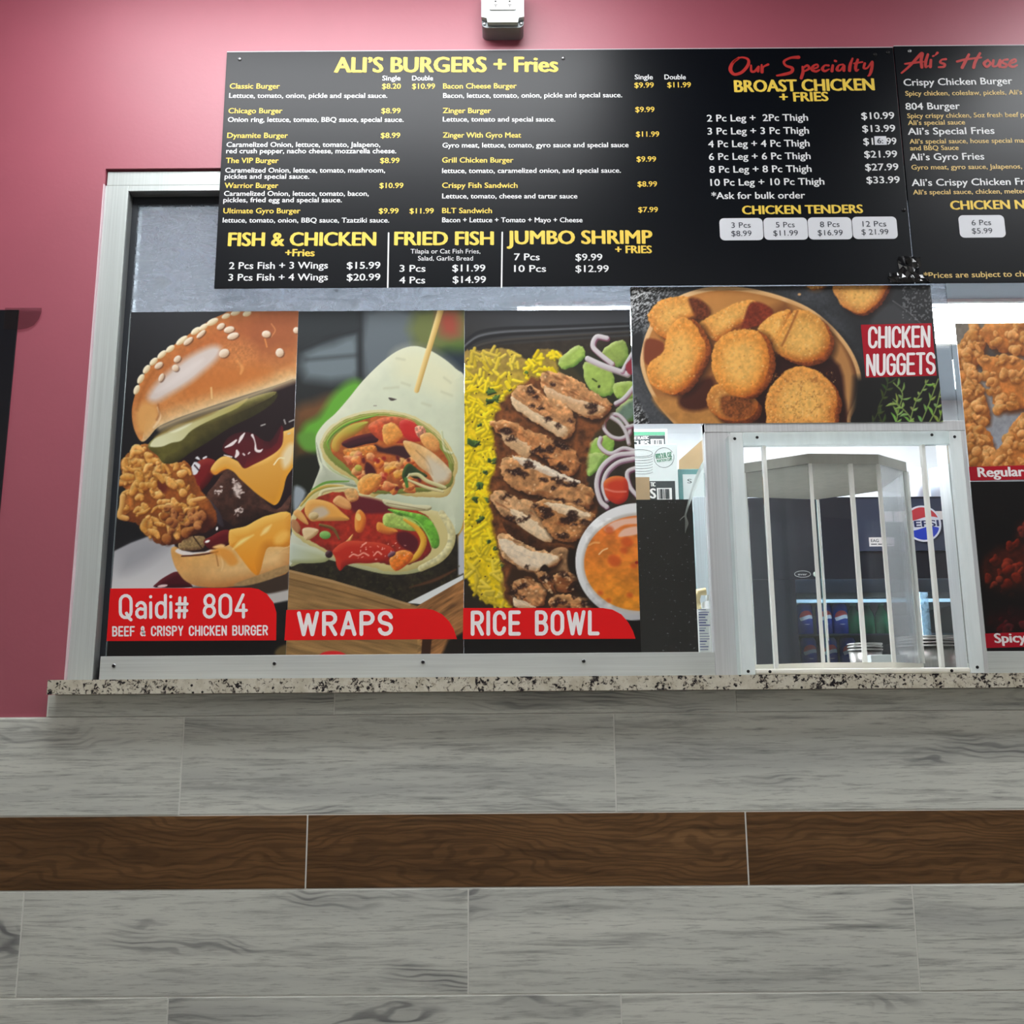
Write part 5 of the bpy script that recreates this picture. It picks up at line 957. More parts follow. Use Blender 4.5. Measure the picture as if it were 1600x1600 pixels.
def paint_regular(x, y):
    A = Art(x, y, grad(1500, 510, (126, 116, 104), 1560, 700, (150, 154, 164))); g = A.rg
    A.poly([(1520, 540), (1560, 520), (1570, 560), (1545, 600)], (80, 70, 66), soft=10)
    for pts, n in (([(1494, 560), (1506, 524), (1528, 508), (1540, 540), (1524, 575), (1496, 582)], 34), ([(1540, 506), (1720, 500), (1720, 570), (1600, 556), (1552, 545)], 60), ([(1530, 558), (1560, 556), (1600, 562), (1720, 580), (1720, 640), (1600, 640), (1560, 640), (1545, 600)], 80), ([(1494, 585), (1520, 580), (1540, 620), (1545, 660), (1500, 665), (1496, 640)], 46), ([(1496, 670), (1530, 664), (1552, 690), (1548, 730), (1500, 732)], 44), ([(1560, 700), (1580, 668), (1612, 640), (1720, 650), (1720, 735), (1540, 738)], 80)):
        A.poly([(px + 3, py + 5) for px, py in pts], (84, 42, 22), soft=8, smooth=2, al=.8); A.poly(pts, (192, 116, 54), (220, 152, 84), (120, 60, 28), 14, tex=(.2, 8), warp=(4, 9), smooth=3)
        A.curls(pts, n, 9, (208, 138, 70), (236, 184, 118), (146, 80, 34), 7, 16)
    A.texture(.10, 5, 5, 8)
    return A.c
def paint_spicy(x, y):
    A = Art(x, y, (8, 6, 9))
    for pts, c, n in (([(1590, 826), (1602, 814), (1720, 810), (1720, 850), (1600, 850)], (90, 26, 18), 14), ([(1532, 895), (1545, 865), (1575, 850), (1610, 846), (1720, 840), (1720, 920), (1640, 940), (1560, 930)], (112, 34, 18), 70), ([(1545, 960), (1600, 945), (1720, 955), (1720, 985), (1560, 985)], (66, 10, 16), 16)):
        A.poly(pts, np.array(c) * .5, None, (14, 6, 8), 20, soft=12, tex=(.5, 9), warp=(4, 9)); A.curls(pts, n, 10, np.array(c) * .9, np.array(c) * 1.5, np.array(c) * .35, 8, 12)
    A.poly([(1525, 925), (1600, 918), (1720, 930), (1720, 950), (1530, 955)], (10, 5, 7), soft=18, al=.8)
    return A.c
# ------------------------------------------------------------------ printed posters (flat prints, colours per vertex of a fine grid)
def print_mat(name, gain, rough=.34):
    k = NT(name); a = k.n('ShaderNodeAttribute', attribute_name='print')
    g = k.mix(a.outputs['Color'], (gain, gain, gain, 1), 1.0, 'MULTIPLY')
    k.bsdf(g, rough, 0, .45); return k.m
def poster(name, x0, x1, z0, z1, yf, painter, label, mat, step=1.15, cat='poster', group='food posters', th=.0012):
    """Panel with the print on its face; the painter is evaluated at each vertex (photograph pixels)."""
    t = thing(name, ((x0 + x1) / 2, yf, z0), label, cat, group)
    ppm = FPX / (yf - CAM[1])
    nx = max(2, int((x1 - x0) * ppm / step)); nz = max(2, int((z1 - z0) * ppm / step))
    xs, zs = np.linspace(x0, x1, nx + 1), np.linspace(z0, z1, nz + 1)
    XX, ZZ = np.meshgrid(xs, zs)
    P = np.stack([XX.ravel(), np.full(XX.size, yf), ZZ.ravel()], -1)
    px, py = project(P)
    col = painter(px, py)
    n = nx + 1
    idx = (np.arange(nz)[:, None] * n + np.arange(nx)[None]).ravel()
    F = np.stack([idx, idx + 1, idx + n + 1, idx + n], -1)
    b0 = len(P)
    B = np.array([(x0, yf, z0), (x1, yf, z0), (x1, yf + th, z0), (x0, yf + th, z0), (x0, yf, z1), (x1, yf, z1), (x1, yf + th, z1), (x0, yf + th, z1)])
    BF = np.array([(3, 2, 1, 0), (4, 5, 6, 7), (1, 2, 6, 5), (2, 3, 7, 6), (3, 0, 4, 7)]) + b0
    V = np.vstack([P, B]) - WLOC[t]
    FF = np.vstack([F, BF])
    me = bpy.data.meshes.new('print_sheet')
    me.vertices.add(len(V)); me.vertices.foreach_set('co', V.ravel())
    me.loops.add(FF.size); me.loops.foreach_set('vertex_index', FF.ravel().astype(np.int32))
    me.polygons.add(len(FF)); me.polygons.foreach_set('loop_start', np.arange(0, FF.size, 4, dtype=np.int32)); me.polygons.foreach_set('loop_total', np.full(len(FF), 4, np.int32))
    me.update(calc_edges=True)
    ca = me.color_attributes.new('print', 'FLOAT_COLOR', 'POINT')
    c4 = np.ones((len(V), 4)); c4[:len(P), :3] = lin(np.clip(col, 0, 255)); c4[len(P):, :3] = .6
    ca.data.foreach_set('color', c4.ravel())
    me.materials.append(mat)
    o = bpy.data.objects.new('print_sheet', me); C.objects.link(o); o.parent = t; WLOC[o] = WLOC[t]
    return t
def banner(parent, pts, yf, mat):
    q = [at(x, y, yf)[[0, 2]] for x, y in pts]
    if sum(q[i][0] * q[(i + 1) % len(q)][1] - q[(i + 1) % len(q)][0] * q[i][1] for i in range(len(q))) < 0: q = q[::-1]
    b = MB(); b.prism_y([tuple(p) for p in q], yf - .0003, yf - .00005); return b.build('title_banner', mat, parent)
M['print_burger'] = print_mat('burger_print', GAIN[0]); M['print_wrap'] = print_mat('wrap_print', GAIN[1]); M['print_rice'] = print_mat('rice_print', GAIN[2])
M['print_nugget'] = print_mat('nugget_print', GAIN[3]); M['print_side'] = print_mat('side_print', GAIN[4])
M['title_ink'] = simple('title_ink', (252, 245, 246), .4, 0, .4, .02)
M['banner'] = simple('red_banner_ink', (236, 20, 25), .4, 0, .3, .02); M['banner_deep'] = simple('deep_red_banner_ink', (180, 18, 40), .4, 0, .3, .02)
YP = .0395; YPT = YP - .0004
p1 = poster('burger_poster', -.8925, -.4985, 1.206, 2.0215, YP, paint_burger, 'food poster of a beef and crispy chicken burger, first from the left jamb', M['print_burger'])
banner(p1, [(172.5, 919.5), (392, 918.5), (404, 920.5), (417, 928), (427, 941), (432, 957), (432, 967), (431.5, 1000.5), (166.6, 1001.6)], YP, M['banner'])
mono_words(p1, 'title_lettering', M['title_ink'], 'Qaidi# 804', 188, 385, 965, 964, 34.5, 4.9, YPT, 0, 0, .26)
mono_words(p1, 'subtitle_lettering', M['title_ink'], 'BEEF & CRISPY CHICKEN BURGER', 176.5, 417.5, 993.3, 991.6, 13.6, 2.5, YPT, 0, 0, .30)
p2 = poster('wrap_poster', -.4983, -.1072, 1.206, 2.0205, YP, paint_wrap, 'food poster of two cut chicken wraps between the burger and rice bowl posters', M['print_wrap'])
banner(p2, [(447.5, 953), (663, 951), (677, 953), (691, 960), (702, 971), (709, 983), (714, 998.5), (444.6, 1000.5)], YP, M['banner'])
mono_words(p2, 'title_lettering', M['title_ink'], 'WRAPS', 467, 611, 991.2, 990.4, 33, 6.1, YPT, 0, 0, .30)
p3 = poster('rice_bowl_poster', -.1070, .2832, 1.206, 2.0185, YP, paint_rice, 'food poster of a chicken rice bowl with a cup of orange sauce', M['print_rice'])
banner(p3, [(723.8, 950), (942, 950), (957, 952.5), (971, 960), (982, 973), (989, 986), (993, 998), (723.2, 998.6)], YP, M['banner'])
mono_words(p3, 'title_lettering', M['title_ink'], 'RICE BOWL', 738.5, 934, 990.5, 989.8, 33.5, 5.9, YPT, 0, 0, .32)
YN = .0122
p4 = poster('nugget_poster', .2812, .9838, 1.7312, 2.0632, YN, paint_nuggets, 'wide food poster of golden nuggets in a wooden bowl above the carousel', M['print_nugget'])
banner(p4, [(1345, 507.5), (1455.5, 505), (1463.5, 587), (1352.5, 590)], YN, M['banner_deep'])
mono_words(p4, 'title_lettering', M['title_ink'], 'CHICKEN', 1358.5, 1451.5, 542.5, 541, 30.5, 4.4, YN - .0004, 0, 0, .24)
mono_words(p4, 'title_lettering', M['title_ink'], 'NUGGETS', 1355.5, 1459.5, 586, 583, 31, 4.4, YN - .0004, 0, 0, .24)
YR = .030
p5 = poster('fried_chicken_poster', 1.0412, 1.36, 1.5955, 1.9752, YR, paint_regular, 'food poster of golden regular fried chicken pieces, upper one at the right edge', M['print_side'])
banner(p5, [(1513.7, 729.5), (1640, 726), (1644, 748.5), (1515.8, 751)], YR, M['banner_deep'])
b = MB(); put_text(b, 'Regular', 1529, 1600.5, 745.2, 743.8, 14.5, YR - .0004, 0, 2); b.build('title_lettering', M['title_ink'], p5)
p6 = poster('spicy_chicken_poster', 1.0400, 1.36, 1.2140, 1.5950, YR, paint_spicy, 'black food poster of dark red spicy fried chicken, lower one at the right edge', M['print_side'])
banner(p6, [(1538.3, 990), (1650, 986), (1652, 1009.5), (1540.8, 1012.5)], YR, M['banner_deep'])
b = MB(); put_text(b, 'Spicy', 1555, 1603.5, 1004.5, 1003.2, 14.5, YR - .0004, 0, 2); b.build('title_lettering', M['title_ink'], p6)
# ------------------------------------------------------------------ things on the pink wall
def outlet():
    x0, x1, zb, yf = -.0638, .0392, 2.7125, -.050
    t = thing('outlet_box', ((x0 + x1) / 2, YW, zb), 'gray metal outlet box with white duplex receptacle high on the pink wall', 'outlet')
    zt = zb + .118; xm = (x0 + x1) / 2
    b = MB(); b.prism_y(rrect(x0 + .001, x1 - .001, zb, zt, .012), yf + .012, YW - .0004); b.build('box_body', M['zinc'], t)
    b = MB()
    for zz, cc in ((zb + .0075, 0),):
        b.prism_y([(x0 + .015, zb + .006), (x1 - .015, zb + .006), (x1 - .013, zb + .018), (x1, zb + .021), (x1, zt - .021), (x1 - .013, zt - .018), (x1 - .015, zt - .006), (x0 + .015, zt - .006), (x0 + .013, zt - .018), (x0, zt - .021), (x0, zb + .021), (x0 + .013, zb + .018)], yf, yf + .0118)
    b.build('raised_cover', M['zinc_light'], t)
    rc = MB(); rc.prism_y(rrect(xm - .0325, xm + .0325, zb + .038, zb + .085, .004), yf - .0035, yf - .0002); ro = rc.build('receptacle', M['white'], t)
    for cx in (xm - .017, xm + .017):
        for q in ((cx - .0045, cx + .0045, zb + .0495, zb + .0507), (cx - .0007, cx + .0007, zb + .044, zb + .0495), (cx - .002, cx + .002, zb + .058, zb + .062)): MB().box(q[0], q[1], yf - .0039, yf - .0034, q[2], q[3]).build('slot', M['black'], ro)
    for cx in (x0 + .007, x1 - .007):
        s = MB(); s.lathe([(.0042, 0), (.004, .002), (.002, .003)], cx, yf + .0121, zb + .010, 10, 0, 'y'); s.build('screw', M['steel'], t)
M['zinc'] = simple('zinc_cast_box', (138, 144, 146), .5, .4); M['zinc_light'] = simple('zinc_cover', (214, 222, 224), .42, .25)
outlet()
p = at(29.5, 484, .005)
tag(MB().box(-1.95, -1.1402, .0045, YW - .0006, 1.22, 2.0150, 0, .0008).build('wall_poster', simple('black_poster_print', (20, 20, 27), .3, 0, .5)), 'plain black poster cut by the left edge of the photo on pink wall', 'poster')
k = NT('clear_tape'); tr = k.n('ShaderNodeBsdfTransparent'); gl = k.n('ShaderNodeBsdfGlossy'); gl.inputs['Roughness'].default_value = .25; tr.inputs[0].default_value = (.80, .74, .76, 1)
mx = k.n('ShaderNodeMixShader'); mx.inputs[0].default_value = .06; k.l(tr.outputs[0], mx.inputs[1]); k.l(gl.outputs[0], mx.inputs[2]); k.l(mx.outputs[0], k.out.inputs[0])
b = MB(); b.prism_y([tuple(at(x, y, .004)[[0, 2]]) for x, y in ((5, 514), (30, 515), (42, 513), (53, 508), (61, 498), (65, 487), (65, 481), (8, 481))], .0038, .0042)
tag(b.build('clear_tape', k.m), 'strip of clear tape over the top corner of the black wall poster', 'tape')

# ------------------------------------------------------------------ revolving pass-through of clear acrylic on the ledge
def acrylic_mat(name, rgb, clearness, rough=.3):
    k = NT(name); c = lin(rgb)
    f = k.noise(1, 3, .6, k.coord((40, 40, 5)))
    col = k.ramp(f, [(.3, tuple(c * .92) + (1,)), (.7, tuple(np.minimum(c * 1.06, 1)) + (1,))])
    b = k.n('ShaderNodeBsdfPrincipled'); k.l(col, b.inputs['Base Color']); b.inputs['Roughness'].default_value = rough
    tl = k.n('ShaderNodeBsdfTranslucent'); k.l(col, tl.inputs[0])
    m1_ = k.n('ShaderNodeMixShader'); m1_.inputs[0].default_value = .4; k.l(b.outputs[0], m1_.inputs[1]); k.l(tl.outputs[0], m1_.inputs[2])
    tr = k.n('ShaderNodeBsdfTransparent'); tr.inputs[0].default_value = (.93, .96, .96, 1)
    m2_ = k.n('ShaderNodeMixShader'); m2_.inputs[0].default_value = clearness; k.l(m1_.outputs[0], m2_.inputs[1]); k.l(tr.outputs[0], m2_.inputs[2])
    k.l(m2_.outputs[0], k.out.inputs[0]); return k.m
M['ac_post'] = acrylic_mat('cloudy_acrylic_post', (246, 252, 252), .12); M['ac_head'] = acrylic_mat('cloudy_acrylic_bar', (238, 246, 246), .3)
M['ac_edge'] = acrylic_mat('polished_acrylic_edge', (246, 246, 242), .08); M['ac_sheet'] = clear('scuffed_acrylic_sheet', (.98, .99, .99), .020, .03, .014, (.75, .8, .82), (2, 2, 1))
M['ac_drum'] = clear('clear_drum_sheet', (.975, .985, .99), .022, .02)
M['ac_plate'] = acrylic_mat('gray_acrylic_plate', (168, 166, 158), .05); M['ac_base'] = simple('white_acrylic_base', (240, 238, 228), .35, 0, .5, .02)
BX0, BX1, BZ0, BZ1, BY0 = .4862, .9972, G_TOP, 1.6950, -.040
car = thing('pass_through_carousel', ((BX0 + BX1) / 2, .13, BZ0), 'clear acrylic revolving pass-through standing on the granite ledge', 'pass-through')
for x0 in (BX0, BX1 - .027):
    MB().box(x0, x0 + .027, BY0, BY0 + .020, BZ0 + .0005, BZ1, 0, .001).build('corner_post', M['ac_post'], car)
    xs_ = x0 + .0005 if x0 < .6 else x0 + .021
    MB().box(xs_, xs_ + .0055, BY0 + .0205, .0135, BZ0 + .0005, BZ1 - .001).build('side_panel', M['ac_head'], car)
MB().box(BX0 + .0275, BX1 - .0275, BY0, BY0 + .018, 1.6655, BZ1, 0, .001).build('header_bar', M['ac_head'], car)
MB().box(BX0 + .001, BX1 - .001, BY0 + .0205, .0135, BZ1 - .0075, BZ1 - .0008).build('top_plate', M['ac_sheet'], car)
MB().box(BX0 + .0275, BX1 - .0275, BY0 + .002, BY0 + .022, BZ0 + .0005, BZ0 + .0125, 0, .004).build('base_bar', M['ac_base'], car)
for pxm in (1206, 1461):
    c = at(pxm, 900, BY0 + .004)[0]
    MB().box(c - .0036, c + .0036, BY0 + .004, BY0 + .018, BZ0 + .013, 1.6650).build('front_stile', M['ac_edge'], car)
for a, b_ in ((BX0 + .028, at(1206, 900, BY0)[0] - .005), (at(1461, 900, BY0)[0] + .005, BX1 - .028)):
    MB().box(a, b_, BY0 + .008, BY0 + .014, BZ0 + .013, 1.6650).build('front_panel', M['ac_sheet'], car)
# the drum
def on_z(px, py, z):
    d = CR * (px - 800) / FPX + CU * (800 - py) / FPX + _fw
    t = (z - CAM[2]) / d[2]; return CAM + t * d
ZU = at(1318, 724, -.012)[2]
plan = [on_z(x, y, ZU)[:2] for x, y in ((1161, 739), (1265, 724), (1373, 725), (1417, 737), (1375, 767), (1277, 781), (1166, 777))]
plan = [(p[0], p[1]) for p in plan]
pc = np.mean(np.array(plan), 0)
drum_top = MB().prism(plan, ZU, ZU + .0225).build('drum_top', M['ac_plate'], car)
grow = [tuple(pc + (np.array(p) - pc) * 1.0) for p in plan]
MB().prism(grow, BZ0 + .0128, BZ0 + .026).build('drum_base', M['ac_base'], car)
zb_, zt_ = BZ0 + .0263, ZU - .0003
sh = .985
pin = [tuple(pc + (np.array(p) - pc) * sh) for p in plan]
def wall_sheet(a, b_, name='drum_panel'):
    a, b_ = np.array(a), np.array(b_); d = (b_ - a) / np.linalg.norm(b_ - a); n_ = np.array([-d[1], d[0]]) * .0025; a2, b2 = a + d * .004, b_ - d * .004
    MB().prism([tuple(a2 - n_), tuple(b2 - n_), tuple(b2 + n_), tuple(a2 + n_)], zb_, zt_).build(name, M['ac_drum'], car)
for i in (0, 2, 3, 4, 5, 6): wall_sheet(pin[i], pin[(i + 1) % 7])
for (x, y), wd in ((pin[0], .0030), (pin[1], .0036), (pin[2], .0040), (pin[3], .0055), (pin[5], .0022)):
    MB().prism([(x - wd, y - .003), (x + wd, y - .003), (x + wd, y + .003), (x - wd, y + .003)], zb_, zt_).build('drum_stile', M['ac_edge'], car)
xm = at(1343, 900, pin[1][1])[0]; MB().box(xm - .0045, xm + .0045, pin[1][1] + .002, pin[1][1] + .010, zb_, zt_).build('drum_stile', M['ac_edge'], car)
for px, py in ((1148, 685.5), (1183, 683.5), (1456, 679.5), (1491.5, 682.5), (1169, 1049), (1203, 1049.5), (1487, 1048), (1527, 1042.5)):
    p = at(px, py, BY0); MB().lathe([(.0034, 0), (.0034, .0006), (.002, .001)], p[0], BY0 - .0001, p[2], 10, 0, 'y').build('screw', M['screw_dark'], car)

# ------------------------------------------------------------------ kitchen side: things by the glass
tb = thing('prep_table', (.75, .70, 0), 'stainless prep table behind the granite ledge', 'table')
MB().box(-.6, 2.3, .405, .98, 1.135, G_TOP - .001, 0, .002).build('tabletop', alu_mat('stainless_steel', (180, 184, 186), .3, True, .8), tb)
for x in (-.55, 2.25):
    for y in (.45, .93): MB().box(x - .02, x + .02, y - .02, y + .02, 0, 1.1345).build('leg', M['steel'], tb)
def board_black():
    k = NT('scratched_black_board'); v = k.coord()
    sp = k.ramp(k.noise(160, 2, .5, v), [(.67, 0.0), (.71, .9)]); st = k.ramp(k.noise(1, 4, .6, k.coord((220, 220, 14), (0, .12, 0)), .5), [(.70, 0.0), (.76, .6)])
    c = k.mix(k.mix(L4(18, 24, 28), L4(150, 158, 164), sp), L4(96, 104, 110), st); k.bsdf(c, .3, 0, .35); return k.m
xr = at(1086.5, 900, .062)[0]
tag(MB().box(.15, xr, .062, .068, G_TOP + .0005, at(1040, 780.5, .062)[2]).build('black_acrylic_sheet', board_black()), 'scratched black sheet behind the glass, right of the rice bowl poster', 'panel')
M['box_white'] = simple('white_carton', (212, 221, 218), .6, 0, .3, .03); M['kraft'] = simple('kraft_cardboard', (162, 138, 104), .8, 0, .2, .08, 20)
M['green_ink'] = simple('green_carton_ink', (86, 150, 118), .6, 0, .3, .04); M['teal'] = simple('teal_carton', (104, 150, 148), .6, 0, .3, .05); M['carton_dark'] = simple('charcoal_carton_ink', (52, 58, 60), .6, 0, .3, .05)
def pxbox(name, x0, x1, ytop, yf, depth, zb, mat, label, cat='box', group=None):
    a, b_ = at(x0, ytop, yf), at(x1, ytop, yf)
    t = thing(name, ((a[0] + b_[0]) / 2, yf, zb), label, cat, group)
    MB().box(a[0], b_[0], yf, yf + depth, zb, a[2], 0, .001).build('carton', mat, t)
    return t
def quad_px(mb, x0, y0, x1, y1, Y, m=0):
    p, q = at(x0, y1, Y), at(x1, y0, Y); mb.box(p[0], q[0], Y - .0004, Y - .0001, p[2], q[2], m)
def barcode(parent, x0, y0, x1, y1, Y):
    b = MB(); quad_px(b, x0, y0, x1, y1, Y, 0); rg = random.Random(3); x = x0 + 2.5
    while x < x1 - 3.5:
        wd = rg.choice((.7, 1.0, 1.6)); quad_px(b, x, y0 + 1.5, x + wd, y1 - 2.5, Y - .0004, 1); x += wd + rg.choice((.8, 1.2, 1.7))
    b.build('barcode', [M['white'], M['carton_dark']], parent)
TZ = G_TOP - .0007
G2 = 'packaging cartons behind the glass'
Y1 = .620
lid = pxbox('lid_carton', 940, 1057.5, 694.5, Y1, .12, TZ, M['box_white'], 'white carton printed with stacked lids and a green text circle', 'box', G2)
b = MB()
for i in range(8):
    cy = 708 + i * 4.2; ribbon(b, [(1000 + 19.5 * math.cos(a), cy + (5.5 if i < 1 else 4) * math.sin(a) * (1 if i == 0 else .8)) for a in (np.linspace(0, 2 * PI, 20) if i == 0 else np.linspace(0, PI, 12))], .0009, Y1 - .0003, 0, i * 2e-5)
b.build('lid_drawing', M['carton_dark'], lid)
b = MB(); ribbon(b, [(1037.5 + 15.5 * math.cos(a), 715 + 15.5 * math.sin(a)) for a in np.linspace(-.35, 5.7, 32)], .0011, Y1 - .0003, 0)
b.build('circle_outline', M['carton_dark'], lid)
b = MB()
put_text(b, 'FITS 2 FL OZ', 1025.5, 1050, 717, 713.5, 7.5, Y1 - .0004, 0, 2); put_text(b, 'PORTION CUPS', 1027, 1050.5, 722.5, 719, 4, Y1 - .0004, 0, 1); b.build('circle_lettering', M['green_ink'], lid)
b = MB(); quad_px(b, 1015.5, 751.5, 1054.5, 790, Y1, 0); b.build('dark_label', M['carton_dark'], lid)
b = MB(); put_text(b, 'TIC', 1016.5, 1024, 760, 760, 6.5, Y1 - .0006, 0, 2); put_text(b, 'S', 1016.5, 1024.5, 778.5, 778.5, 15, Y1 - .0006, 0, 2); b.build('lettering', M['white'], lid)
barcode(lid, 1027, 762.5, 1049.5, 782, Y1 - .0005)
Y2 = .770
cup = pxbox('cup_carton', 930, 1042.5, 671, Y2, .10, TZ, M['box_white'], 'white and green cup carton standing behind the lid carton', 'box', G2)
b = MB(); quad_px(b, 960, 674.5, 1039, 680.5, Y2, 0); b.build('green_band', M['green_ink'], cup)
b = MB(); quad_px(b, 960, 680.5, 1039, 700, Y2, 0); b.build('dark_label', M['carton_dark'], cup)
b = MB(); put_text(b, 'NT PLASTIC', 989, 1013.5, 687, 686, 4.5, Y2 - .0006, 0, 2); put_text(b, 'CUPS', 988, 1014, 697, 696.5, 8, Y2 - .0006, 0, 2); b.build('lettering', M['white'], cup)
barcode(cup, 1017, 686, 1037, 698, Y2 - .0005)
b = MB(); quad_px(b, 985, 745.5, 1014.5, 790, Y1 - .0005, 0); b.build('brown_label', M['kraft'], lid)
YK = .790
c = [at(x, y, YK)[[0, 2]] for x, y in ((1061, 745), (1112, 745), (1112, 672), (1104, 681), (1061, 719))]
t = thing('cardboard_flap_box', (c[0][0] + .04, YK, TZ), 'open cardboard carton with a slanting flap left of the gray post', 'box', G2)
MB().box(c[0][0], c[1][0], YK + .004, YK + .10, TZ, c[0][1]).build('carton', M['kraft'], t)
MB().prism_y([tuple(q) for q in c], YK, YK + .0035).build('flap', M['kraft'], t)
Y3 = .640
tl_ = pxbox('teal_carton', 1059.5, 1103, 733, Y3, .11, TZ, M['teal'], 'teal carton with a white label, right of the lid carton', 'box', G2)
b = MB(); quad_px(b, 1069, 741, 1100, 800, Y3, 0); b.build('white_label', M['box_white'], tl_)
b = MB(); put_text(b, 'S', 1074, 1081, 755, 755, 6.5, Y3 - .0006, 0, 0); b.build('lettering', M['carton_dark'], tl_)
# pale sheet metal strip between the black sheet and the window post
a, b_ = at(1088.5, 900, .585), at(1135, 900, .585)
tag(MB().box(a[0], b_[0], .585, .600, TZ + .0003, at(1100, 776, .585)[2], 0, .001).build('metal_post', alu_mat('pale_sheet_metal', (214, 226, 232), .35, False, .2)), 'pale sheet metal strip standing behind the glass beside the black sheet', 'post')
# white jug with a tan handle
jx0 = at(1091, 980, .47)[0]; jf = .470
M['jug'] = simple('milky_jug', (232, 236, 238), .4, 0, .5, .02)
jug = thing('plastic_jug', (jx0 + .045, jf + .045, TZ), 'white plastic jug with blue label print and tan handle near the ledge', 'jug')
zt = at(1110, 929, jf + .02)[2]; z1_, z0_ = at(1090, 949, jf)[2], at(1090, 921, jf)[2]
b = MB(); b.prism(rrect(jx0, jx0 + .09, jf, jf + .09, .016), TZ + .0003, z1_ - .004); b.prism(rrect(jx0 + .022, jx0 + .09, jf + .006, jf + .084, .02), z1_ - .004, zt - .018); b.prism(rrect(jx0 + .034, jx0 + .074, jf + .022, jf + .066, .012), zt - .018, zt); b.build('body', M['jug'], jug)
b = MB(); b.tube([(jx0 + .006, jf + .03, z1_ - .004), (jx0 + .003, jf + .03, (z0_ + z1_) / 2), (jx0 + .010, jf + .03, z0_ - .004), (jx0 + .030, jf + .03, z0_ - .002)], .011, 10); b.build('handle', simple('tan_plastic', (206, 186, 140), .4), jug, True)
b = MB(); b.box(jx0 + .001, jx0 + .034, jf - .0008, jf - .0001, TZ + .03, z1_ - .012, 0); rg = random.Random(5)
for i in range(22): zz = TZ + .04 + i * .0070; b.box(jx0 + .0025, jx0 + .0025 + rg.uniform(.014, .029), jf - .0013, jf - .0009, zz, zz + rg.uniform(.0014, .0036), 1)
b.build('label_print', [M['jug'], simple('blue_label_ink', (84, 96, 150), .5)], jug)
# plastic film hanging from the post
b = MB(); Yf = .0575
cen = spline([(1108, 714, 7), (1098, 732, 8), (1088, 752, 6), (1080, 775, 4), (1073, 797, 2.4), (1071, 806, 2.6), (1073, 816, 4.5), (1071.5, 826, 2.2), (1070.5, 833, .8)], 5)
vs = []; fs = []
for i, (x, y, wd) in enumerate(cen):
    c0, c1 = at(x - wd * .6, y - wd * .3, Yf), at(x + wd * .6, y + wd * .3, Yf); cm = at(x, y, Yf - .002)
    vs += [tuple(c0), tuple(cm), tuple(c1), tuple(at(x, y, Yf - .001))]
    if i: o = 4 * (i - 1); fs += [(o, o + 1, o + 5, o + 4), (o + 1, o + 2, o + 6, o + 5), (o + 2, o + 3, o + 7, o + 6), (o + 3, o, o + 4, o + 7)]
b.add(vs, fs); b.tube([tuple(at(1071, 805, Yf)), tuple(at(1066, 809, Yf)), tuple(at(1062, 813, Yf))], [.0012, .0012, .0008], 6)
tag(b.build('plastic_film', acrylic_mat('milky_plastic_film', (238, 240, 238), .15)), 'twisted strip of white plastic film hanging in front of the black sheet', 'plastic')

# ------------------------------------------------------------------ drinks cooler at the back of the kitchen
YC = 1.60
def cxz(px, py, Y=YC): p = at(px, py, Y); return p[0], p[2]
cx0, cx1 = cxz(1128, 900)[0], cxz(1566, 900)[0]; ctop = cxz(1300, 777)[1]
M['cooler'] = simple('charcoal_cooler_paint', (34, 37, 44), .35, 0, .5, .06); M['cooler_head'] = simple('dark_blue_cooler_header', (58, 66, 84), .3, 0, .5, .10, 3)
M['cool_in'] = simple('cooler_liner', (70, 84, 92), .5, 0, .4)
cool = thing('drinks_cooler', ((cx0 + cx1) / 2, YC + .35, 0), 'tall black glass-door drinks cooler seen through the carousel', 'cooler')
dz1, dz0 = cxz(1300, 905)[1], .35; ix0, ix1 = cxz(1245, 950)[0], cxz(1530, 950)[0]
cb = MB(); cb.box(cx0, cx1, YC, YC + .70, dz1 + .001, ctop).box(cx0, ix0, YC, YC + .70, 0, dz1).box(ix1, cx1, YC, YC + .70, 0, dz1).box(ix0, ix1, YC, YC + .70, 0, dz0)
cb.build('cabinet', M['cooler'], cool)
MB().box(ix0, ix1, YC + .66, YC + .70, dz0, dz1).build('liner', M['cool_in'], cool)
hz0 = cxz(1300, 862)[1]; MB().box(cxz(1335, 820)[0], cx1 - .01, YC - .012, YC - .0005, hz0, ctop - .01).build('header_panel', M['cooler_head'], cool)
MB().box(ix0, ix1, YC - .004, YC - .0005, dz0, dz1).build('door_glass', clear('cooler_glass', (.86, .92, .95), .05, .02, .05), cool)
shelf_px = (938.5, 991, 1045)
for i, yy in enumerate(shelf_px):
    zz = cxz(1300, yy, YC + .06)[1]
    s = MB(); s.box(ix0 + .002, ix1 - .002, YC + .06, YC + .64, zz - .006, zz, 0); s.box(ix0 + .002, ix1 - .002, YC + .052, YC + .0598, zz - (.009 if i == 0 else .004), zz + (.004 if i == 0 else .001), 1)
    s.build('shelf', [M['cool_in'], simple('shelf_edge_strip', (170, 190, 200), .4) if i == 0 else M['cool_in']], cool)
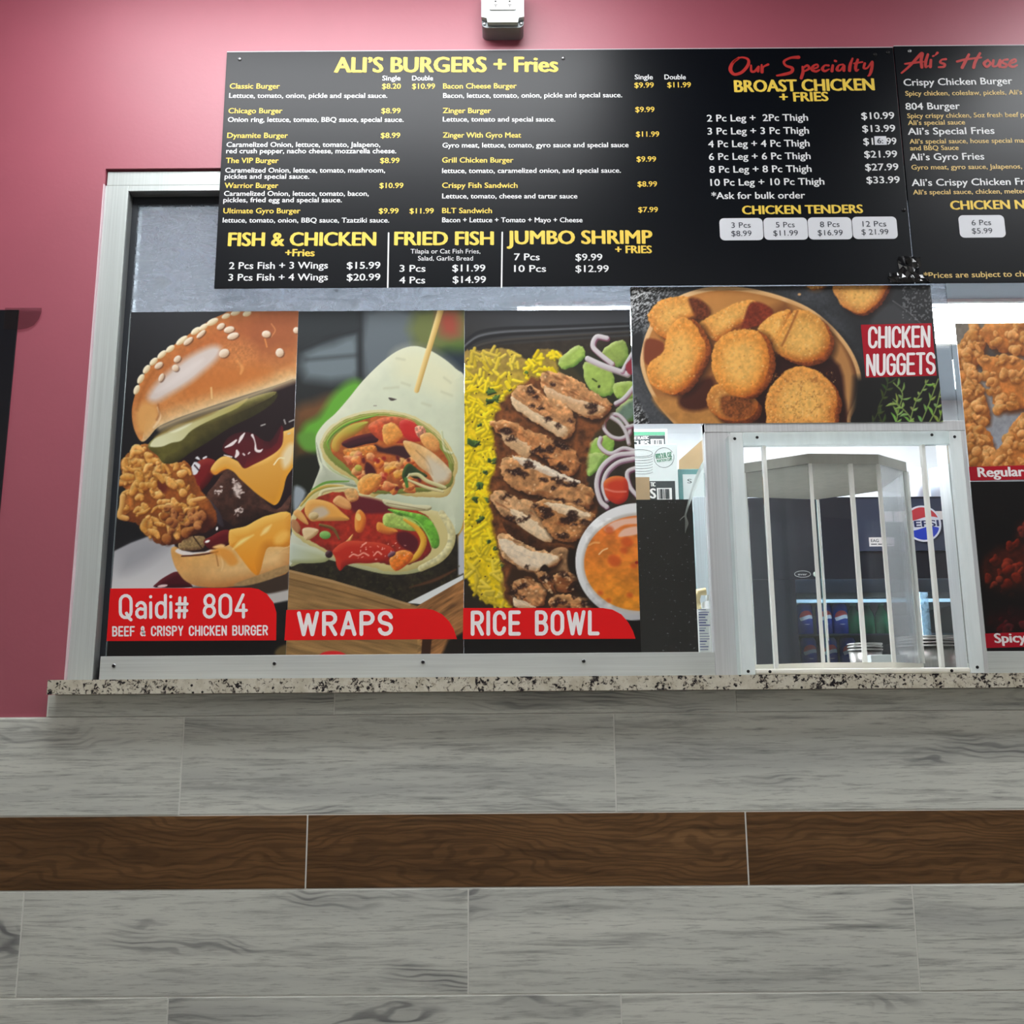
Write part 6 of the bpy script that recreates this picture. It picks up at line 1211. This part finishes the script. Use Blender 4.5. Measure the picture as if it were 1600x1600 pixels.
# made-up glowing strip standing in for the blue-white glare on the acrylic
a = cxz(1432, 918, YC + .04); c_ = cxz(1438, 1000, YC + .04)
glare_ = MB(); glare_.box(a[0] - .006, a[0] + .006, YC + .03, YC + .042, c_[1], a[1]); glare_.build('added_light_strip', emitter('glare_glow', (.72, .9, 1.0), 9.0), cool)
frost = MB(); frost.box(a[0] - .055, a[0] + .030, YC + .012, YC + .016, c_[1] - .02, a[1] + .02); frost.build('added_frosted_film', clear('glare_softening_film', (.9, .95, 1), .04, .1, .55, (.70, .84, .92), (18, 18, 12)), cool)  # film added to blur the glowing strip into a soft glare
vz = cxz(1300, 926)[1]
MB().box(ix0 + .001, ix1 - .001, YC + .004, YC + .010, vz, dz1 - .0005).build('valance', simple('blue_gray_valance', (92, 106, 128), .4, 0, .4), cool)
MB().box(ix0 + .01, ix1 - .01, YC + .020, YC + .032, vz + .012, vz + .020).build('added_light_strip', emitter('added_cooler_light', (.8, .92, 1.0), 26.0), cool)  # unseen glowing strip added behind the valance to brighten the cans
# round cola sign
rx, rz = cxz(1442, 818, YC - .02); rr_ = .0705; ys = YC - .020
sign = thing('round_sign', (rx, ys, rz - rr_), 'round red white and blue cola sign on the cooler header', 'sign')
def wave_region(top):
    """Disc cut by a wavy band edge, upper (red) or lower (blue) part."""
    r = rr_ * .90; f = lambda x: (.30 if top else -.32) * r + .13 * r * math.sin(x / r * 2.4 + .4)
    xs2 = np.linspace(-r * .93, r * .93, 22)
    if top: pts = [(x, f(x)) for x in xs2] + [(x, math.sqrt(max(r * r - x * x, 0))) for x in xs2[::-1]]
    else: pts = [(x, -math.sqrt(max(r * r - x * x, 0))) for x in xs2] + [(x, f(x)) for x in xs2[::-1]]
    return [(rx + x, rz + (max(z, -math.sqrt(r * r - min(x * x, r * r))) if not top else min(z, math.sqrt(r * r - min(x * x, r * r))))) for x, z in pts]
M['sign_red'] = simple('sign_red', (196, 70, 76), .4); M['sign_blue'] = simple('sign_blue', (46, 72, 190), .4); M['sign_white'] = simple('sign_white', (226, 234, 244), .4)
MB().lathe([(rr_, 0), (rr_, .006)], rx, ys + .0062, rz, 40, 0, 'y').build('disc', M['sign_white'], sign)
MB().prism_y(wave_region(True), ys - .0006, ys).build('red_wave', M['sign_red'], sign); MB().prism_y(wave_region(False), ys - .0006, ys).build('blue_wave', M['sign_blue'], sign)
b = MB(); put_text(b, 'PEPSI', 1417, 1467, 824, 822, 9.5, ys - .0008, 0, 2); b.build('lettering', simple('sign_navy', (40, 52, 96), .4), sign)
b = MB(); [quad_px(b, *q, YC - .0125) for q in ((1379, 799, 1394, 815.5), (1397.5, 799, 1414, 815.5), (1463, 798.5, 1492, 812))]; b.build('white_label', M['white'], cool)
b = MB(); quad_px(b, 1358.5, 839.5, 1397, 854, YC - .0125, 0)
put_text(b, 'EAG', 1361, 1373, 847, 847, 4.5, YC - .0131, 1, 1); [quad_px(b, x, 849.5, x + 9, 851, YC - .0128, 1) for x in (1361, 1372, 1384)]
b.build('maker_label', [M['white'], M['carton_dark']], cool)
b = MB(); ribbon(b, [(1254 + 12.5 * math.cos(a), 897 + 5 * math.sin(a)) for a in np.linspace(0, 2 * PI, 28)], .0018, YC - .0015, 0); put_text(b, 'ever', 1247, 1261, 899, 899, 3.5, YC - .0016, 0, 1); b.build('oval_badge', M['box_white'], cool)
p = at(1274.5, 897, YC - .001); MB().lathe([(.010, 0), (.010, .003)], p[0], YC - .0002, p[2], 16, 0, 'y').build('thermometer', simple('pale_green_dial', (206, 226, 208), .4), cool)
# cans and green bottles
M['can_blue'] = simple('blue_can', (44, 74, 176), .25, .3); M['can_red'] = simple('can_red', (206, 64, 62), .3); M['can_white'] = simple('can_white', (226, 232, 240), .3)
M['green_pet'] = acrylic_mat('green_bottle_plastic', (46, 150, 96), .25, .1)
def can(x, y, z, label, group='blue cola cans in the cooler'):
    t = thing('soda_can', (x, y, z), label, 'can', group)
    MB().lathe([(.024, 0), (.031, .006), (.031, .108), (.026, .117), (.025, .119)], x, y, z, 24).build('body', M['can_blue'], t, True)
    # globe emblem curved round the front of the can
    def patch(name, z0f, z1f, mat, lift):
        b = MB(); n = 10; vs = []; fs = []
        for i in range(n + 1):
            u = -1 + 2 * i / n; h = math.sqrt(max(0, 1 - u * u)) * .027
            lo, hi = max(-h, z0f(u) * .027), min(h, z1f(u) * .027)
            if hi < lo: hi = lo = (hi + lo) / 2
            an = u * .95; r = .0313 + lift
            for zz in (lo, hi): vs.append((x + r * math.sin(an), y - r * math.cos(an), z + .065 + zz))
            if i: o = 2 * (i - 1); fs.append((o, o + 2, o + 3, o + 1))
        b.add(vs, fs); b.build(name, mat, t)
    wv = lambda u: .18 * math.sin(2.2 * u + .5)
    patch('red_wave', lambda u: .22 + wv(u), lambda u: 1, M['can_red'], 0); patch('white_band', lambda u: -.3 + wv(u), lambda u: .22 + wv(u), M['can_white'], .0001)
    patch('rim_line', lambda u: -1, lambda u: -.93, M['can_white'], .0002)
    return t
zs2 = cxz(1300, 991, YC + .06)[1] + .0004; zs3 = cxz(1300, 1045, YC + .06)[1] + .0004
cans = []
for i, (pxx, zz, wh) in enumerate(((1258, zs2, 'first'), (1288.5, zs2, 'second'), (1313, zs2, 'third'), (1261, zs3, 'first'), (1293, zs3, 'second'), (1322, zs3, 'third'))):
    x = at(pxx, 980, YC + .105)[0]
    row = 'upper' if i < 3 else 'lower'
    lab = wh + ' blue cola can from the left on the ' + row + ' cooler shelf'
    if i == 0: base = can(x, YC + .105, zz, lab); o = base
    else: o = copy_tree(base); o.location = (x, YC + .105, zz); o['label'] = lab
gb = None
for i, pxx in enumerate((1335, 1357, 1379)):
    x = at(pxx, 980, YC + .105)[0]; lab = ('first', 'middle', 'last')[i] + ' green bottle beside the cola cans in the cooler'
    if gb is None:
        gb = thing('soda_bottle', (x, YC + .105, zs2), lab, 'bottle', 'green bottles in the cooler')
        MB().lathe([(.022, 0), (.026, .004), (.026, .066), (.022, .084), (.011, .102), (.010, .112)], x, YC + .105, zs2, 20).build('body', M['green_pet'], gb, True)
        MB().lathe([(.0115, .1122), (.0115, .120)], x, YC + .105, zs2, 16).build('cap', M['green_ink'], gb)
    else: o = copy_tree(gb); o.location = (x, YC + .105, zs2); o['label'] = lab
# white paper rolls on the cooler
for i, (pxx, pyy) in enumerate(((1433, 733), (1463, 731))):
    x, z_ = cxz(pxx, pyy, YC + .25); lab = ('left', 'right')[i] + ' white paper roll standing on top of the drinks cooler'
    if i == 0:
        rl_ = thing('paper_roll', (x, YC + .25, ctop), lab, 'paper roll', 'paper rolls on the cooler'); h = z_ - ctop
        MB().lathe([(.030, 0), (.030, h)], x, YC + .25, ctop + .0003, 28).build('paper', M['sign_white'], rl_, True); MB().lathe([(.010, h + .0006), (.010, h + .002)], x, YC + .25, ctop, 16).build('core', M['kraft'], rl_)
    else: o = copy_tree(rl_); o.location = (x, YC + .25, ctop); o['label'] = lab
# aluminium pans on the prep table
M['foil'] = alu_mat('foil_pan', (150, 148, 143), .32, False, .7)
def pan(x, y, z, r, h, label, group):
    t = thing('foil_pan', (x, y, z), label, 'pan', group)
    MB().lathe([(r * .80, 0), (r * .94, h), (r * .934, h), (r * .794, .002)], x, y, z, 32).build('bowl', M['foil'], t, True)
    MB().lathe([(r * .95, h + .0002), (r * 1.0, h + .001), (r * 1.0, h + .0045), (r * .95, h + .0035)], x, y, z, 32, ring=True).build('rim', M['foil'], t, True)
    return t
y0_ = .66; x = at(1450, 1000, y0_)[0]
big = None; st = .0085
for i in range(4):
    lab = ('lowest', 'second lowest', 'second highest', 'topmost')[i] + ' pan of the wide foil pan stack on the prep table'
    if big is None: big = pan(x, y0_, G_TOP - .0007, .085, .094, lab, 'wide foil pan stack')
    else: o = copy_tree(big); o.location = (x, y0_, G_TOP - .0007 + i * st); o['label'] = lab
x2 = at(1371, 1015, .70)[0]; sm = None
for i in range(3):
    lab = ('bottom', 'middle', 'top')[i] + ' pan of the small foil pan stack beside the white carton'
    if sm is None: sm = pan(x2, .80, G_TOP - .0007, .05, .094, lab, 'small foil pan stack')
    else: o = copy_tree(sm); o.location = (x2, .80, G_TOP - .0007 + i * .0085); o['label'] = lab
a, b_ = at(1360.5, 1023, .56), at(1418, 1020, .56)
wc = thing('white_carton', ((a[0] + b_[0]) / 2, .56, G_TOP - .0007), 'low white carton on the prep table behind the carousel', 'box')
MB().box(a[0], b_[0], .56, .62, G_TOP - .0007, a[2], 0, .001).build('carton', M['box_white'], wc)
